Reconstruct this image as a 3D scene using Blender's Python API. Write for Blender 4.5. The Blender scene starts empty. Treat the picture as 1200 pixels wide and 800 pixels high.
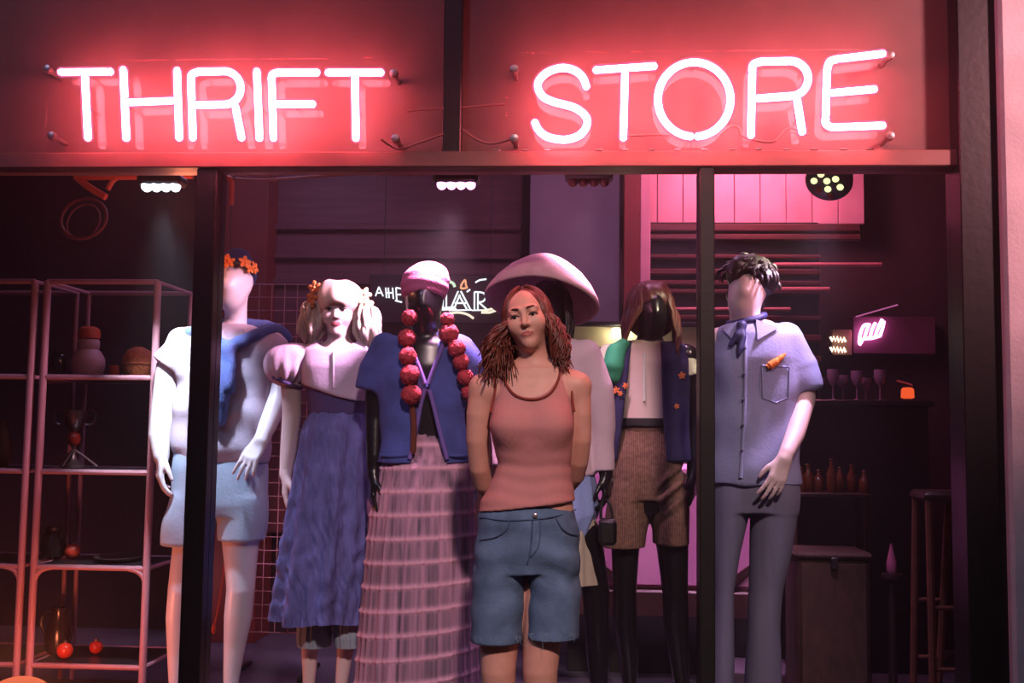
import bpy, math, random
import numpy as np
from mathutils import Vector, Matrix

# ------------------------------------------------------------------ camera, world, exposure
SC = bpy.context.scene
COL = SC.collection
F = 1300.0                                     # focal length in pixels of the 1200 wide frame
PITCH, YAW, ROLL = math.radians(4.7), math.radians(3.8), math.radians(0.77)
CAM = Vector((0, 0, 1.2))
fwd = Vector((-math.sin(YAW) * math.cos(PITCH), math.cos(YAW) * math.cos(PITCH), math.sin(PITCH)))
r0 = Vector((math.cos(YAW), math.sin(YAW), 0))
u0 = r0.cross(fwd)
rgt = math.cos(ROLL) * r0 + math.sin(ROLL) * u0
upv = math.cos(ROLL) * u0 - math.sin(ROLL) * r0
cd = bpy.data.cameras.new('camera'); cam = bpy.data.objects.new('camera', cd); COL.objects.link(cam)
cd.sensor_width = 36; cd.lens = 36 * F / 1200; cd.clip_start = 0.05
m = Matrix((rgt, upv, -fwd)).transposed().to_4x4(); m.translation = CAM
cam.matrix_world = m
SC.camera = cam

SC.view_settings.view_transform = 'Standard'
SC.view_settings.look = 'None'
SC.view_settings.exposure = 0.0
SC.view_settings.gamma = 1.0
SC.view_settings.use_curve_mapping = False
SC.cycles.use_denoising = True
SC.cycles.max_bounces = 5
SC.cycles.volume_bounces = 0
SC.cycles.use_adaptive_sampling = True
SC.cycles.adaptive_threshold = 0.02
SC.cycles.transparent_max_bounces = 16
SC.cycles.sample_clamp_indirect = 3.0
SC.cycles.caustics_reflective = False
SC.cycles.caustics_refractive = False

wd = bpy.data.worlds.new('night_sky'); SC.world = wd; wd.use_nodes = True
wd.node_tree.nodes['Background'].inputs[0].default_value = (0.50, 0.42, 0.62, 1)
wd.node_tree.nodes['Background'].inputs[1].default_value = 0.022

NEON_STRENGTH = 86.0
STREET_POWER = 75.0
LED_WHITE, LED_PINK, LED_GREEN, LED_VIOLET = 190.0, 150.0, 60.0, 70.0


def lamp(kind, name, loc, power, color, parent=None, target=None, **kw):
    ld = bpy.data.lights.new(name, kind); ld.energy = power; ld.color = color
    for k, v in kw.items(): setattr(ld, k, v)
    o = bpy.data.objects.new(name, ld); COL.objects.link(o)
    loc = Vector(loc)
    if target is not None:
        o.rotation_euler = (Vector(target) - loc).to_track_quat('-Z', 'Y').to_euler()
    if parent: o.parent = parent; o.location = loc - parent.location
    else: o.location = loc
    return o


# the street: a lamp on the far pavement and the cool night light of the road
lamp('SPOT', 'street_light', (1.5, -5.0, 7.5), STREET_POWER * 48, (1.0, 0.72, 0.66), target=(0.0, 3.7, 1.05), spot_size=math.radians(15), spot_blend=0.8, shadow_soft_size=0.35)
lamp('AREA', 'street_light', (-5.5, -5.0, 9.0), STREET_POWER * 2.6, (0.46, 0.58, 1.0), target=(1.6, 4, 0.4), size=1.5)


lamp('SPOT', 'added_pier_light', (3.4, 1.6, 3.4), 900, (1.0, 0.42, 0.46), target=(1.75, 3.9, 2.5), spot_size=math.radians(46), spot_blend=0.9, shadow_soft_size=0.2)  # unseen pink spot added to brighten the pier
lamp('POINT', 'added_pipe_light', (-1.62, 4.34, 2.05), 3.0, (1.0, 0.25, 0.12), shadow_soft_size=0.05)  # unseen point light added to redden the pipe and shelf tops


# ------------------------------------------------------------------ pixel helpers
def ray(px, py): return fwd + rgt * ((px - 600) / F) - upv * ((py - 400) / F)
def W(px, py, Y):
    d = ray(px, py); return CAM + d * ((Y - CAM.y) / d.y)
def ppm(Y, px=600, py=450): return F / ((W(px, py, Y) - CAM).dot(fwd))
def lin(c):
    c = c / 255.0
    return c / 12.92 if c <= 0.04045 else ((c + 0.055) / 1.055) ** 2.4
def rgb(r, g, b): return (lin(r), lin(g), lin(b), 1)


# ------------------------------------------------------------------ materials
def nd(nt, t, **kw):
    n = nt.nodes.new(t)
    for k, v in kw.items():
        if hasattr(n, k): setattr(n, k, v)
    return n


def mat(name, c, rough=0.6, metal=0.0, var=0.12, vs=6.0, bump=0.0, bs=60.0, coat=0.0, spec=0.5, stretch=None, c2=None):
    ma = bpy.data.materials.new(name); ma.use_nodes = True; nt = ma.node_tree
    b = nt.nodes['Principled BSDF']
    tc = nd(nt, 'ShaderNodeTexCoord'); src = tc.outputs['Object']
    if stretch:
        mp = nd(nt, 'ShaderNodeMapping'); mp.inputs['Scale'].default_value = stretch
        nt.links.new(src, mp.inputs[0]); src = mp.outputs[0]
    n = nd(nt, 'ShaderNodeTexNoise'); n.inputs['Scale'].default_value = vs; n.inputs['Detail'].default_value = 4
    nt.links.new(src, n.inputs['Vector'])
    r = nd(nt, 'ShaderNodeValToRGB')
    lo = tuple(x * (1 - var) for x in c[:3]) + (1,); hi = tuple(min(1, x * (1 + var)) for x in (c2 or c)[:3]) + (1,)
    r.color_ramp.elements[0].position = 0.3; r.color_ramp.elements[0].color = lo
    r.color_ramp.elements[1].position = 0.7; r.color_ramp.elements[1].color = hi
    nt.links.new(n.outputs['Fac'], r.inputs[0]); nt.links.new(r.outputs[0], b.inputs['Base Color'])
    b.inputs['Roughness'].default_value = rough; b.inputs['Metallic'].default_value = metal
    b.inputs['Coat Weight'].default_value = coat; b.inputs['Specular IOR Level'].default_value = spec
    if bump:
        n2 = nd(nt, 'ShaderNodeTexNoise'); n2.inputs['Scale'].default_value = bs; n2.inputs['Detail'].default_value = 3
        nt.links.new(src, n2.inputs['Vector'])
        bp = nd(nt, 'ShaderNodeBump'); bp.inputs['Strength'].default_value = bump; bp.inputs['Distance'].default_value = 0.006
        nt.links.new(n2.outputs['Fac'], bp.inputs['Height']); nt.links.new(bp.outputs[0], b.inputs['Normal'])
    ma['base'] = 1
    return ma


def attr_mix(ma, attr, c, rough=None):
    """where the mesh attribute says so the thing has another colour (lips, trim)"""
    nt = ma.node_tree; b = nt.nodes['Principled BSDF']
    old = b.inputs['Base Color'].links[0].from_socket
    a = nd(nt, 'ShaderNodeAttribute'); a.attribute_name = attr
    mx = nd(nt, 'ShaderNodeMix'); mx.data_type = 'RGBA'
    nt.links.new(a.outputs['Fac'], mx.inputs['Factor'])
    ca = [s for s in mx.inputs if s.type == 'RGBA']
    nt.links.new(old, ca[0]); ca[1].default_value = c
    nt.links.new([s for s in mx.outputs if s.type == 'RGBA'][0], b.inputs['Base Color'])
    return ma


def glow(name, c, s):
    ma = bpy.data.materials.new(name); ma.use_nodes = True; nt = ma.node_tree; nt.nodes.clear()
    e = nd(nt, 'ShaderNodeEmission'); o = nd(nt, 'ShaderNodeOutputMaterial')
    e.inputs[0].default_value = tuple(c[:3]) + (1,); e.inputs[1].default_value = s
    nt.links.new(e.outputs[0], o.inputs[0]); return ma


def glow_glass(name, c, s, clear=0.8):
    ma = bpy.data.materials.new(name); ma.use_nodes = True; nt = ma.node_tree; nt.nodes.clear()
    e = nd(nt, 'ShaderNodeEmission'); t = nd(nt, 'ShaderNodeBsdfTransparent'); mx = nd(nt, 'ShaderNodeMixShader')
    o = nd(nt, 'ShaderNodeOutputMaterial')
    e.inputs[0].default_value = tuple(c[:3]) + (1,); e.inputs[1].default_value = s
    mx.inputs[0].default_value = clear
    nt.links.new(e.outputs[0], mx.inputs[1]); nt.links.new(t.outputs[0], mx.inputs[2]); nt.links.new(mx.outputs[0], o.inputs[0])
    return ma


def clear_glass(name, ior=1.45, tint=(0.97, 0.97, 0.98, 1), rough=0.01, even=None):
    ma = bpy.data.materials.new(name); ma.use_nodes = True; nt = ma.node_tree; nt.nodes.clear()
    g = nd(nt, 'ShaderNodeBsdfGlossy'); t = nd(nt, 'ShaderNodeBsdfTransparent'); mx = nd(nt, 'ShaderNodeMixShader')
    fr = nd(nt, 'ShaderNodeFresnel'); fr.inputs[0].default_value = ior; o = nd(nt, 'ShaderNodeOutputMaterial')
    g.inputs['Roughness'].default_value = rough; t.inputs[0].default_value = tint
    mx.inputs[0].default_value = even or 0
    if even is None: nt.links.new(fr.outputs[0], mx.inputs[0])
    nt.links.new(t.outputs[0], mx.inputs[1]); nt.links.new(g.outputs[0], mx.inputs[2])
    nt.links.new(mx.outputs[0], o.inputs[0]); return ma


# ------------------------------------------------------------------ mesh helpers
class MB:
    """collects shapes for ONE mesh object"""
    def __init__(s): s.v = []; s.f = []
    def add(s, v, f):
        n = len(s.v); s.v += [tuple(p) for p in v]; s.f += [tuple(i + n for i in q) for q in f]; return s
    def box(s, lo, hi, bev=0.0):
        x0, y0, z0 = lo; x1, y1, z1 = hi
        if bev <= 0:
            v = [(x, y, z) for z in (z0, z1) for y in (y0, y1) for x in (x0, x1)]
            return s.add(v, [(0, 2, 3, 1), (4, 5, 7, 6), (0, 1, 5, 4), (2, 6, 7, 3), (0, 4, 6, 2), (1, 3, 7, 5)])
        b = min(bev, (x1 - x0) / 2.1, (y1 - y0) / 2.1, (z1 - z0) / 2.1)
        v = []; idx = {}
        for sx in (0, 1):
            for sy in (0, 1):
                for sz in (0, 1):
                    X, Yy, Z = (x0, x1)[sx], (y0, y1)[sy], (z0, z1)[sz]
                    ix, iy, iz = X + (b if sx == 0 else -b), Yy + (b if sy == 0 else -b), Z + (b if sz == 0 else -b)
                    idx[sx, sy, sz] = (len(v), len(v) + 1, len(v) + 2)
                    v += [(X, iy, iz), (ix, Yy, iz), (ix, iy, Z)]
        f = []
        for a in (0, 1):
            f.append([idx[a, p, q][0] for p, q in ((0, 0), (1, 0), (1, 1), (0, 1))][::(-1 if a == 0 else 1)])
            f.append([idx[p, a, q][1] for p, q in ((0, 0), (0, 1), (1, 1), (1, 0))][::(-1 if a == 0 else 1)])
            f.append([idx[p, q, a][2] for p, q in ((0, 0), (1, 0), (1, 1), (0, 1))][::(-1 if a == 0 else 1)])
        for a in (0, 1):
            for c in (0, 1):
                f.append([idx[0, a, c][1], idx[1, a, c][1], idx[1, a, c][2], idx[0, a, c][2]])
                f.append([idx[a, 0, c][0], idx[a, 1, c][0], idx[a, 1, c][2], idx[a, 0, c][2]])
                f.append([idx[a, c, 0][0], idx[a, c, 1][0], idx[a, c, 1][1], idx[a, c, 0][1]])
        f += [idx[a, c, e] for a in (0, 1) for c in (0, 1) for e in (0, 1)]
        return s.add(v, f)
    def tube(s, pts, r, n=8, cap=True, closed=False):
        pts = [Vector(p) for p in pts]; N = len(pts)
        rr = r if isinstance(r, (list, tuple)) else [r] * N
        prev = None; v = []
        for i, p in enumerate(pts):
            if closed: t = pts[(i + 1) % N] - pts[i - 1]
            else: t = pts[min(i + 1, N - 1)] - pts[max(i - 1, 0)]
            t.normalize()
            if prev is None:
                a = Vector((0, 0, 1)) if abs(t.z) < 0.9 else Vector((0, 1, 0))
                u = (a - t * a.dot(t)).normalized()
            else:
                u = prev - t * prev.dot(t); u = u.normalized() if u.length > 1e-6 else t.orthogonal().normalized()
            prev = u; w = t.cross(u)
            for k in range(n):
                an = 2 * math.pi * k / n
                v.append(p + (u * math.cos(an) + w * math.sin(an)) * rr[i])
        f = []
        for i in range(N if closed else N - 1):
            j = (i + 1) % N
            for k in range(n):
                l = (k + 1) % n
                f.append((i * n + k, i * n + l, j * n + l, j * n + k))
        if cap and not closed:
            f.append(tuple(range(n))[::-1]); f.append(tuple((N - 1) * n + k for k in range(n)))
        return s.add(v, f)
    def lathe(s, prof, c=(0, 0, 0), n=28, axis='z'):
        v = []; f = []
        for (r, z) in prof:
            for k in range(n):
                a = 2 * math.pi * k / n
                p = (r * math.cos(a), r * math.sin(a), z)
                if axis == 'y': p = (p[0], p[2], p[1])
                v.append((p[0] + c[0], p[1] + c[1], p[2] + c[2]))
        for i in range(len(prof) - 1):
            for k in range(n):
                l = (k + 1) % n
                f.append((i * n + k, i * n + l, (i + 1) * n + l, (i + 1) * n + k))
        f.append(tuple(range(n))[::-1]); f.append(tuple((len(prof) - 1) * n + k for k in range(n)))
        return s.add(v, f)
    def ball(s, c, r, n=16, m=10, R=None, fn=None):
        v = []; f = []
        rx, ry, rz = r if isinstance(r, (tuple, list)) else (r, r, r)
        for i in range(m + 1):
            t = math.pi * i / m
            for k in range(n):
                a = 2 * math.pi * k / n
                d = Vector((math.sin(t) * math.cos(a), math.sin(t) * math.sin(a), math.cos(t)))
                q = 1 if fn is None else fn(d)
                p = Vector((d.x * rx, d.y * ry, d.z * rz)) * q
                if R is not None: p = R @ p
                v.append(p + Vector(c))
        for i in range(m):
            for k in range(n):
                l = (k + 1) % n
                f.append((i * n + k, (i + 1) * n + k, (i + 1) * n + l, i * n + l))
        return s.add(v, f)


def link_mesh(name, me, parent, material, smooth):
    o = bpy.data.objects.new(name, me); COL.objects.link(o)
    if material: me.materials.append(material)
    if smooth: me.polygons.foreach_set('use_smooth', [True] * len(me.polygons))
    if parent: o.parent = parent
    return o


def root_loc(parent):
    v = Vector((0, 0, 0))
    while parent is not None: v += parent.location; parent = parent.parent
    return v


def obj(name, mb, material, parent=None, smooth=True, sharp=True):
    """links the collected shape as one mesh; the shape is given in world coordinates"""
    me = bpy.data.meshes.new(name)
    off = root_loc(parent)
    me.from_pydata([(p[0] - off.x, p[1] - off.y, p[2] - off.z) for p in mb.v], [], mb.f); me.update()
    o = link_mesh(name, me, parent, material, smooth)
    if smooth and sharp:
        try: me.set_sharp_from_angle(angle=math.radians(40))
        except Exception: pass
    return o


def npobj(name, V, Q, material, parent=None, attrs=None):
    me = bpy.data.meshes.new(name)
    off = np.array(root_loc(parent)); V = (V - off).astype(np.float32)
    me.vertices.add(len(V)); me.vertices.foreach_set('co', V.ravel())
    me.loops.add(Q.size); me.loops.foreach_set('vertex_index', Q.astype(np.int32).ravel())
    me.polygons.add(len(Q)); me.polygons.foreach_set('loop_start', np.arange(0, Q.size, 4, dtype=np.int32))
    me.update(calc_edges=True); me.validate()
    for k, a in (attrs or {}).items():
        at = me.attributes.new(k, 'FLOAT', 'POINT'); at.data.foreach_set('value', a.astype(np.float32))
    return link_mesh(name, me, parent, material, True)


def tag(o, label=None, cat=None, group=None, kind=None):
    if label: o['label'] = label
    if cat: o['category'] = cat
    if group: o['group'] = group
    if kind: o['kind'] = kind
    return o


def thing(name, loc, label, cat, group=None):
    o = bpy.data.objects.new(name, None); COL.objects.link(o); o.location = loc; o.empty_display_size = 0.1
    return tag(o, label, cat, group)


def struct(name, mb, material, smooth=False):
    return tag(obj(name, mb, material, None, smooth), kind='structure')


def spline(pts, n):
    """Catmull-Rom through the points, n samples per span"""
    P = [Vector(p) for p in pts]; out = []
    for i in range(len(P) - 1):
        a, b, c, d = P[max(i - 1, 0)], P[i], P[i + 1], P[min(i + 2, len(P) - 1)]
        for k in range(n):
            t = k / n
            out.append(0.5 * (2 * b + (c - a) * t + (2 * a - 5 * b + 4 * c - d) * t * t + (3 * b - a - 3 * c + d) * t ** 3))
    return out + [P[-1]]


# ------------------------------------------------------------------ signed-distance modelling of bodies and clothes
class Field:
    def __init__(s, lo, hi, vox):
        s.vox = vox; s.lo = np.array(lo, float)
        s.n = np.ceil((np.array(hi) - s.lo) / vox).astype(int) + 1
        s.ax = [s.lo[i] + vox * np.arange(s.n[i]) for i in range(3)]
        s.d = np.full(tuple(s.n), 0.2, np.float32)
    def sub(s, lo, hi, pad):
        sl = []
        for i in range(3):
            a = int(max(0, math.floor((lo[i] - pad - s.lo[i]) / s.vox))); b = int(min(s.n[i], math.ceil((hi[i] + pad - s.lo[i]) / s.vox) + 1))
            if b <= a: return None, None
            sl.append(slice(a, b))
        X = s.ax[0][sl[0]][:, None, None]; Y = s.ax[1][sl[1]][None, :, None]; Z = s.ax[2][sl[2]][None, None, :]
        return tuple(sl), (X, Y, Z)
    def apply(s, sl, d, k, op):
        a = s.d[sl]
        if op == 'cut': d = -d
        if k > 0:
            h = np.maximum(k - np.abs(a - d), 0) / k
            q = h * h * k * 0.25
        else: q = 0
        s.d[sl] = (np.minimum(a, d) - q) if op == 'add' else (np.maximum(a, d) + q)
    def chain(s, nodes, k=0.02, op='add', flat_end=None, flat_start=None, squash=None):
        """nodes: (point, radius); tapered capsules end to end"""
        P = [np.array(p, float) for p, _ in nodes]; R = [r for _, r in nodes]
        rm = max(R); lo = np.min(P, 0) - rm; hi = np.max(P, 0) + rm
        sl, g = s.sub(lo, hi, k + 0.03)
        if sl is None: return s
        X, Y, Z = g; d = None
        for (a, b, ra, rb) in zip(P[:-1], P[1:], R[:-1], R[1:]):
            ab = b - a; L2 = max(ab.dot(ab), 1e-9)
            t = np.clip(((X - a[0]) * ab[0] + (Y - a[1]) * ab[1] + (Z - a[2]) * ab[2]) / L2, 0, 1)
            q = np.sqrt((X - a[0] - t * ab[0]) ** 2 + ((Y - a[1] - t * ab[1]) * (squash or 1)) ** 2 + (Z - a[2] - t * ab[2]) ** 2) - (ra + t * (rb - ra))
            d = q if d is None else np.minimum(d, q)
        if flat_end is not None or flat_end is True:
            t = P[-1] - P[-2]; t /= np.linalg.norm(t)
            d = np.maximum(d, (X - P[-1][0]) * t[0] + (Y - P[-1][1]) * t[1] + (Z - P[-1][2]) * t[2])
        s.apply(sl, d, k, op); return s
    def ell(s, c, r, R=None, k=0.02, op='add'):
        c = np.array(c, float); rm = max(r)
        if R is None: lo, hi = c - np.array(r), c + np.array(r)
        else: lo, hi = c - rm, c + rm
        sl, g = s.sub(lo, hi, k + 0.03)
        if sl is None: return s
        X, Y, Z = g[0] - c[0], g[1] - c[1], g[2] - c[2]
        if R is not None:
            A = np.array(R)                                # columns are the local axes in the world
            X, Y, Z = (X * A[0, j] + Y * A[1, j] + Z * A[2, j] for j in range(3))
        k0 = np.sqrt((X / r[0]) ** 2 + (Y / r[1]) ** 2 + (Z / r[2]) ** 2)
        k1 = np.sqrt((X / r[0] ** 2) ** 2 + (Y / r[1] ** 2) ** 2 + (Z / r[2] ** 2) ** 2)
        d = np.where(k1 < 1e-6, -min(r), k0 * (k0 - 1) / np.maximum(k1, 1e-6))
        s.apply(sl, d, k, op); return s
    def loft(s, rows, k=0.02, op='add', p=2.0, grow=0.0):
        """rows: (z, cx, cy, rx, ry) from top or bottom, elliptical sections"""
        rows = sorted(rows); A = np.array(rows, float)
        zz = np.linspace(A[0, 0], A[-1, 0], 160)
        cols = []
        for j in range(1, 5):
            yv = np.interp(zz, A[:, 0], A[:, j])
            for _ in range(6): yv[1:-1] = 0.25 * yv[:-2] + 0.5 * yv[1:-1] + 0.25 * yv[2:]
            cols.append(yv)
        cols[2] = cols[2] + grow; cols[3] = cols[3] + grow
        lo = (min(cols[0] - cols[2]), min(cols[1] - cols[3]), A[0, 0]); hi = (max(cols[0] + cols[2]), max(cols[1] + cols[3]), A[-1, 0])
        sl, g = s.sub(lo, hi, k + 0.03)
        if sl is None: return s
        X, Y, Z = g; zc = np.clip(Z, zz[0], zz[-1])
        cx, cy, rx, ry = (np.interp(zc, zz, q) for q in cols)
        ax, ay = np.abs((X - cx) / rx), np.abs((Y - cy) / ry)
        f = (ax ** p + ay ** p) ** (1 / p)
        k1 = np.sqrt((ax / rx) ** 2 + (ay / ry) ** 2)
        d = np.where(k1 < 1e-5, -np.minimum(rx, ry), f * (f - 1) / np.maximum(k1, 1e-5))
        d = np.maximum(d, np.maximum(zz[0] - Z, Z - zz[-1]))
        s.apply(sl, d, k, op); return s
    def plane(s, pt, nrm, k=0.0):
        """cut away what lies on the side the normal points to"""
        nrm = np.array(nrm, float); nrm /= np.linalg.norm(nrm)
        X, Y, Z = s.ax[0][:, None, None], s.ax[1][None, :, None], s.ax[2][None, None, :]
        d = -((X - pt[0]) * nrm[0] + (Y - pt[1]) * nrm[1] + (Z - pt[2]) * nrm[2])
        s.apply(slice(None), d, k, 'cut'); return s
    def mesh(s, smooth=1):
        d = s.d; I = d < 0
        nx, ny, nz = d.shape
        c = np.zeros((nx - 1, ny - 1, nz - 1), np.uint8)
        for a in (0, 1):
            for b in (0, 1):
                for e in (0, 1): c += I[a:nx - 1 + a, b:ny - 1 + b, e:nz - 1 + e]
        act = (c > 0) & (c < 8)
        idx = np.argwhere(act); N = len(idx)
        ids = np.full(act.shape, -1, np.int64); ids[act] = np.arange(N)
        acc = np.zeros((N, 3)); cnt = np.zeros(N)
        cor = [(0, 0, 0), (1, 0, 0), (0, 1, 0), (1, 1, 0), (0, 0, 1), (1, 0, 1), (0, 1, 1), (1, 1, 1)]
        val = [d[idx[:, 0] + q[0], idx[:, 1] + q[1], idx[:, 2] + q[2]] for q in cor]
        for i in range(8):
            for j in range(i + 1, 8):
                df = [cor[j][t] - cor[i][t] for t in range(3)]
                if sum(abs(t) for t in df) != 1: continue
                a, b = val[i], val[j]; mk = (a < 0) != (b < 0)
                t = np.where(mk, a / np.where(mk, a - b, 1), 0)
                for q in range(3): acc[:, q] += np.where(mk, cor[i][q] + t * df[q], 0)
                cnt += mk
        V = (idx + acc / cnt[:, None]) * s.vox + s.lo
        quads = []
        for axis in range(3):
            o1, o2 = (axis + 1) % 3, (axis + 2) % 3
            slA = [slice(None)] * 3; slB = [slice(None)] * 3
            slA[axis] = slice(0, d.shape[axis] - 1); slB[axis] = slice(1, d.shape[axis])
            A, B = I[tuple(slA)], I[tuple(slB)]
            e = np.argwhere(A != B)
            ok = (e[:, o1] > 0) & (e[:, o2] > 0) & (e[:, o1] < d.shape[o1] - 1) & (e[:, o2] < d.shape[o2] - 1)
            e = e[ok]; up = A[tuple(e.T)]
            def cell(da, db):
                q = e.copy(); q[:, o1] -= da; q[:, o2] -= db
                return ids[tuple(q.T)]
            q = np.stack([cell(1, 1), cell(0, 1), cell(0, 0), cell(1, 0)], 1)
            q[~up] = q[~up][:, ::-1]
            quads.append(q)
        Q = np.concatenate(quads); Q = Q[(Q >= 0).all(1)]
        # keep the big piece only
        for _ in range(smooth):
            S = np.zeros_like(V); n = np.zeros(len(V))
            for a, b in ((0, 1), (1, 2), (2, 3), (3, 0)):
                np.add.at(S, Q[:, a], V[Q[:, b]]); np.add.at(n, Q[:, a], 1)
                np.add.at(S, Q[:, b], V[Q[:, a]]); np.add.at(n, Q[:, b], 1)
            V = 0.45 * V + 0.55 * S / np.maximum(n, 1)[:, None]
        return V, Q


def normals(V, Q):
    n = np.cross(V[Q[:, 2]] - V[Q[:, 0]], V[Q[:, 3]] - V[Q[:, 1]]); N = np.zeros_like(V)
    for j in range(4): np.add.at(N, Q[:, j], n)
    return N / np.maximum(np.linalg.norm(N, axis=1), 1e-9)[:, None]


def folds(V, Q, amp, seed, freq=(9, 9, 4), mask=None, octaves=7, sharp=True):
    """soft folds pressed into cloth along its normals"""
    rng = np.random.RandomState(seed); h = np.zeros(len(V))
    W0 = V + 0.03 * np.stack([np.sin(V[:, 2] * 11 + seed), np.sin(V[:, 0] * 13 + seed * 2), np.sin(V[:, 1] * 9 + V[:, 0] * 12)], 1)
    for i in range(octaves):
        kx = rng.normal(size=3) * np.array(freq) * 2.2
        h += np.sin(W0 @ kx + rng.rand() * 6.28)
    h /= math.sqrt(octaves)
    if sharp: h = np.where(h > 0, h, h * 0.55 - 0.35 * h * h)
    if mask is not None: h = h * mask
    return V + normals(V, Q) * (h * amp)[:, None]


def stick(px, py, V, Y0, off=0.004, rad=0.012):
    """the point of a surface that this spot of the body shows towards the street"""
    y = Y0
    for _ in range(3):
        p = W(px, py, y)
        q = (V[:, 0] - p.x) ** 2 + (V[:, 2] - p.z) ** 2
        m_ = q < rad * rad
        if not m_.any(): m_ = q <= q.min() + 1e-6
        y = float(V[m_, 1].min())
    p = W(px, py, y - off); return p


def rows_px(rows, Y):
    """(py, xl, xr, depth[, dy]) outline of a section as the street sees it -> loft rows"""
    out = []
    for r in rows:
        dy = r[4] if len(r) > 4 else 0
        a, b = W(r[1], r[0], Y + dy), W(r[2], r[0], Y + dy)
        out.append(((a.z + b.z) / 2, (a.x + b.x) / 2, Y + dy, (b.x - a.x) / 2, r[3]))
    return out


def nodes_px(nodes, Y):
    """(px, py, dy, radius_px)"""
    return [(W(n[0], n[1], Y + n[2]), n[3] / ppm(Y + n[2], n[0])) for n in nodes]


def field_px(x0, x1, y0, y1, Y, dmin, dmax, vox):
    a, b, c, d = W(x0, y1, Y), W(x1, y0, Y), W(x0, y0, Y), W(x1, y1, Y)
    return Field((min(a.x, c.x) - 0.05, Y + dmin, max(0.0, min(a.z, d.z)) - 0.03), (max(b.x, d.x) + 0.05, Y + dmax, max(b.z, c.z) + 0.04), vox)


def hand(fd, wrist, direction, palm, thumb_side, s=1.0, curl=0.25, spread=0.12, k=0.006, curls=None):
    """palm, four unequal fingers with three bends each, thumb from the side of the palm"""
    f = Vector(direction).normalized(); n = Vector(palm); n = (n - f * n.dot(f)).normalized()
    t = Vector(thumb_side); t = (t - f * t.dot(f) - n * t.dot(n)).normalized()
    w = Vector(wrist)
    kn = [(0.030, 0.088), (0.010, 0.092), (-0.010, 0.088), (-0.028, 0.080)]
    ln = [(0.044, 0.026, 0.021), (0.048, 0.030, 0.022), (0.044, 0.027, 0.021), (0.034, 0.021, 0.019)]
    for i, ((a, b), L) in enumerate(zip(kn, ln)):
        K = w + (t * a + f * b + n * -0.004) * s
        fd.chain([(w + t * a * 0.55 * s - n * 0.002, 0.016 * s), (w + (t * a * 0.9 + f * b * 0.55) * s, 0.0145 * s), (K, 0.0115 * s)], k=0.012)
        ang = 0; d = (f + t * (spread * (1.3 - i * 0.9))).normalized(); p = K; nodes = [(p, 0.0105 * s)]
        cu = curls[i] if curls else curl * (1 + 0.15 * i)
        for j, q in enumerate(L):
            ang += cu * (0.8 if j == 0 else 1.0)
            p = p + (d * math.cos(ang) + n * math.sin(ang)) * q * s
            nodes.append((p, (0.0098, 0.0088, 0.0072)[j] * s))
        fd.chain(nodes, k=k)
    b0 = w + (t * 0.020 + f * 0.022 + n * 0.006) * s
    b1 = b0 + (f * 0.030 + t * 0.024 + n * 0.010) * s
    b2 = b1 + (f * 0.028 + t * 0.012 + n * 0.010) * s
    b3 = b2 + (f * 0.024 + t * 0.003 + n * 0.008) * s
    fd.chain([(b0, 0.016 * s), (b1, 0.0125 * s), (b2, 0.0105 * s), (b3, 0.008 * s)], k=0.010)


def foot(fd, p, r=0.04, ang=0.0):
    x, y = p[0], p[1]
    dx, dy = math.sin(ang), -math.cos(ang)
    fd.chain([((x - dx * 0.03, y - dy * 0.03, 0.04), 0.036), ((x + dx * 0.09, y + dy * 0.09, 0.038), 0.036), ((x + dx * 0.16, y + dy * 0.16, 0.026), 0.024)], k=0.03)


def head_frame(tilt=0, turn=0, nod=0):
    """columns: viewer-right, away from the street, up. tilt: top to the left; turn: face to viewer-left; nod: chin up"""
    R = Matrix.Rotation(-tilt, 3, 'Y') @ Matrix.Rotation(-turn, 3, 'Z') @ Matrix.Rotation(-nod, 3, 'X')
    return R


def face_head(fd, c, R, s=1.0, ears=True):
    c = Vector(c); q = lambda x, y, z: c + R @ Vector((x, y, z)) * s
    e = lambda p, r, k, op='add': fd.ell(q(*p), tuple(a * s for a in r), R, k * s, op)
    e((0, 0.012, 0.032), (0.073, 0.092, 0.076), 0.02)
    e((0, -0.020, -0.022), (0.060, 0.068, 0.080), 0.03)
    e((0, -0.062, -0.088), (0.018, 0.020, 0.017), 0.035)
    for sx in (-1, 1):
        e((sx * 0.036, -0.058, -0.020), (0.026, 0.026, 0.026), 0.03)
        e((sx * 0.030, -0.094, 0.013), (0.021, 0.016, 0.0135), 0.014, 'cut')
        fd.chain([(q(sx * 0.012, -0.084, 0.030), 0.008 * s), (q(sx * 0.044, -0.074, 0.030), 0.008 * s)], k=0.012 * s)
        e((sx * 0.031, -0.0740, 0.0170), (0.0170, 0.0138, 0.0068), 0.004)           # upper lid
        e((sx * 0.031, -0.0725, -0.0025), (0.0150, 0.0125, 0.0050), 0.005)            # lower lid
        if ears: e((sx * 0.073, 0.008, -0.002), (0.009, 0.020, 0.031), 0.008)
    fd.chain([(q(0, -0.082, 0.020), 0.008 * s), (q(0, -0.094, -0.004), 0.009 * s), (q(0, -0.103, -0.022), 0.0100 * s)], k=0.010 * s)
    for sx in (-1, 1): e((sx * 0.010, -0.091, -0.025), (0.008, 0.010, 0.007), 0.006)
    e((0, -0.0815, -0.050), (0.020, 0.0080, 0.0048), 0.010)
    e((0, -0.0810, -0.0585), (0.015, 0.0088, 0.0056), 0.010)
    e((0, -0.0915, -0.0542), (0.017, 0.0040, 0.0018), 0.004, 'cut')
    return q


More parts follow.
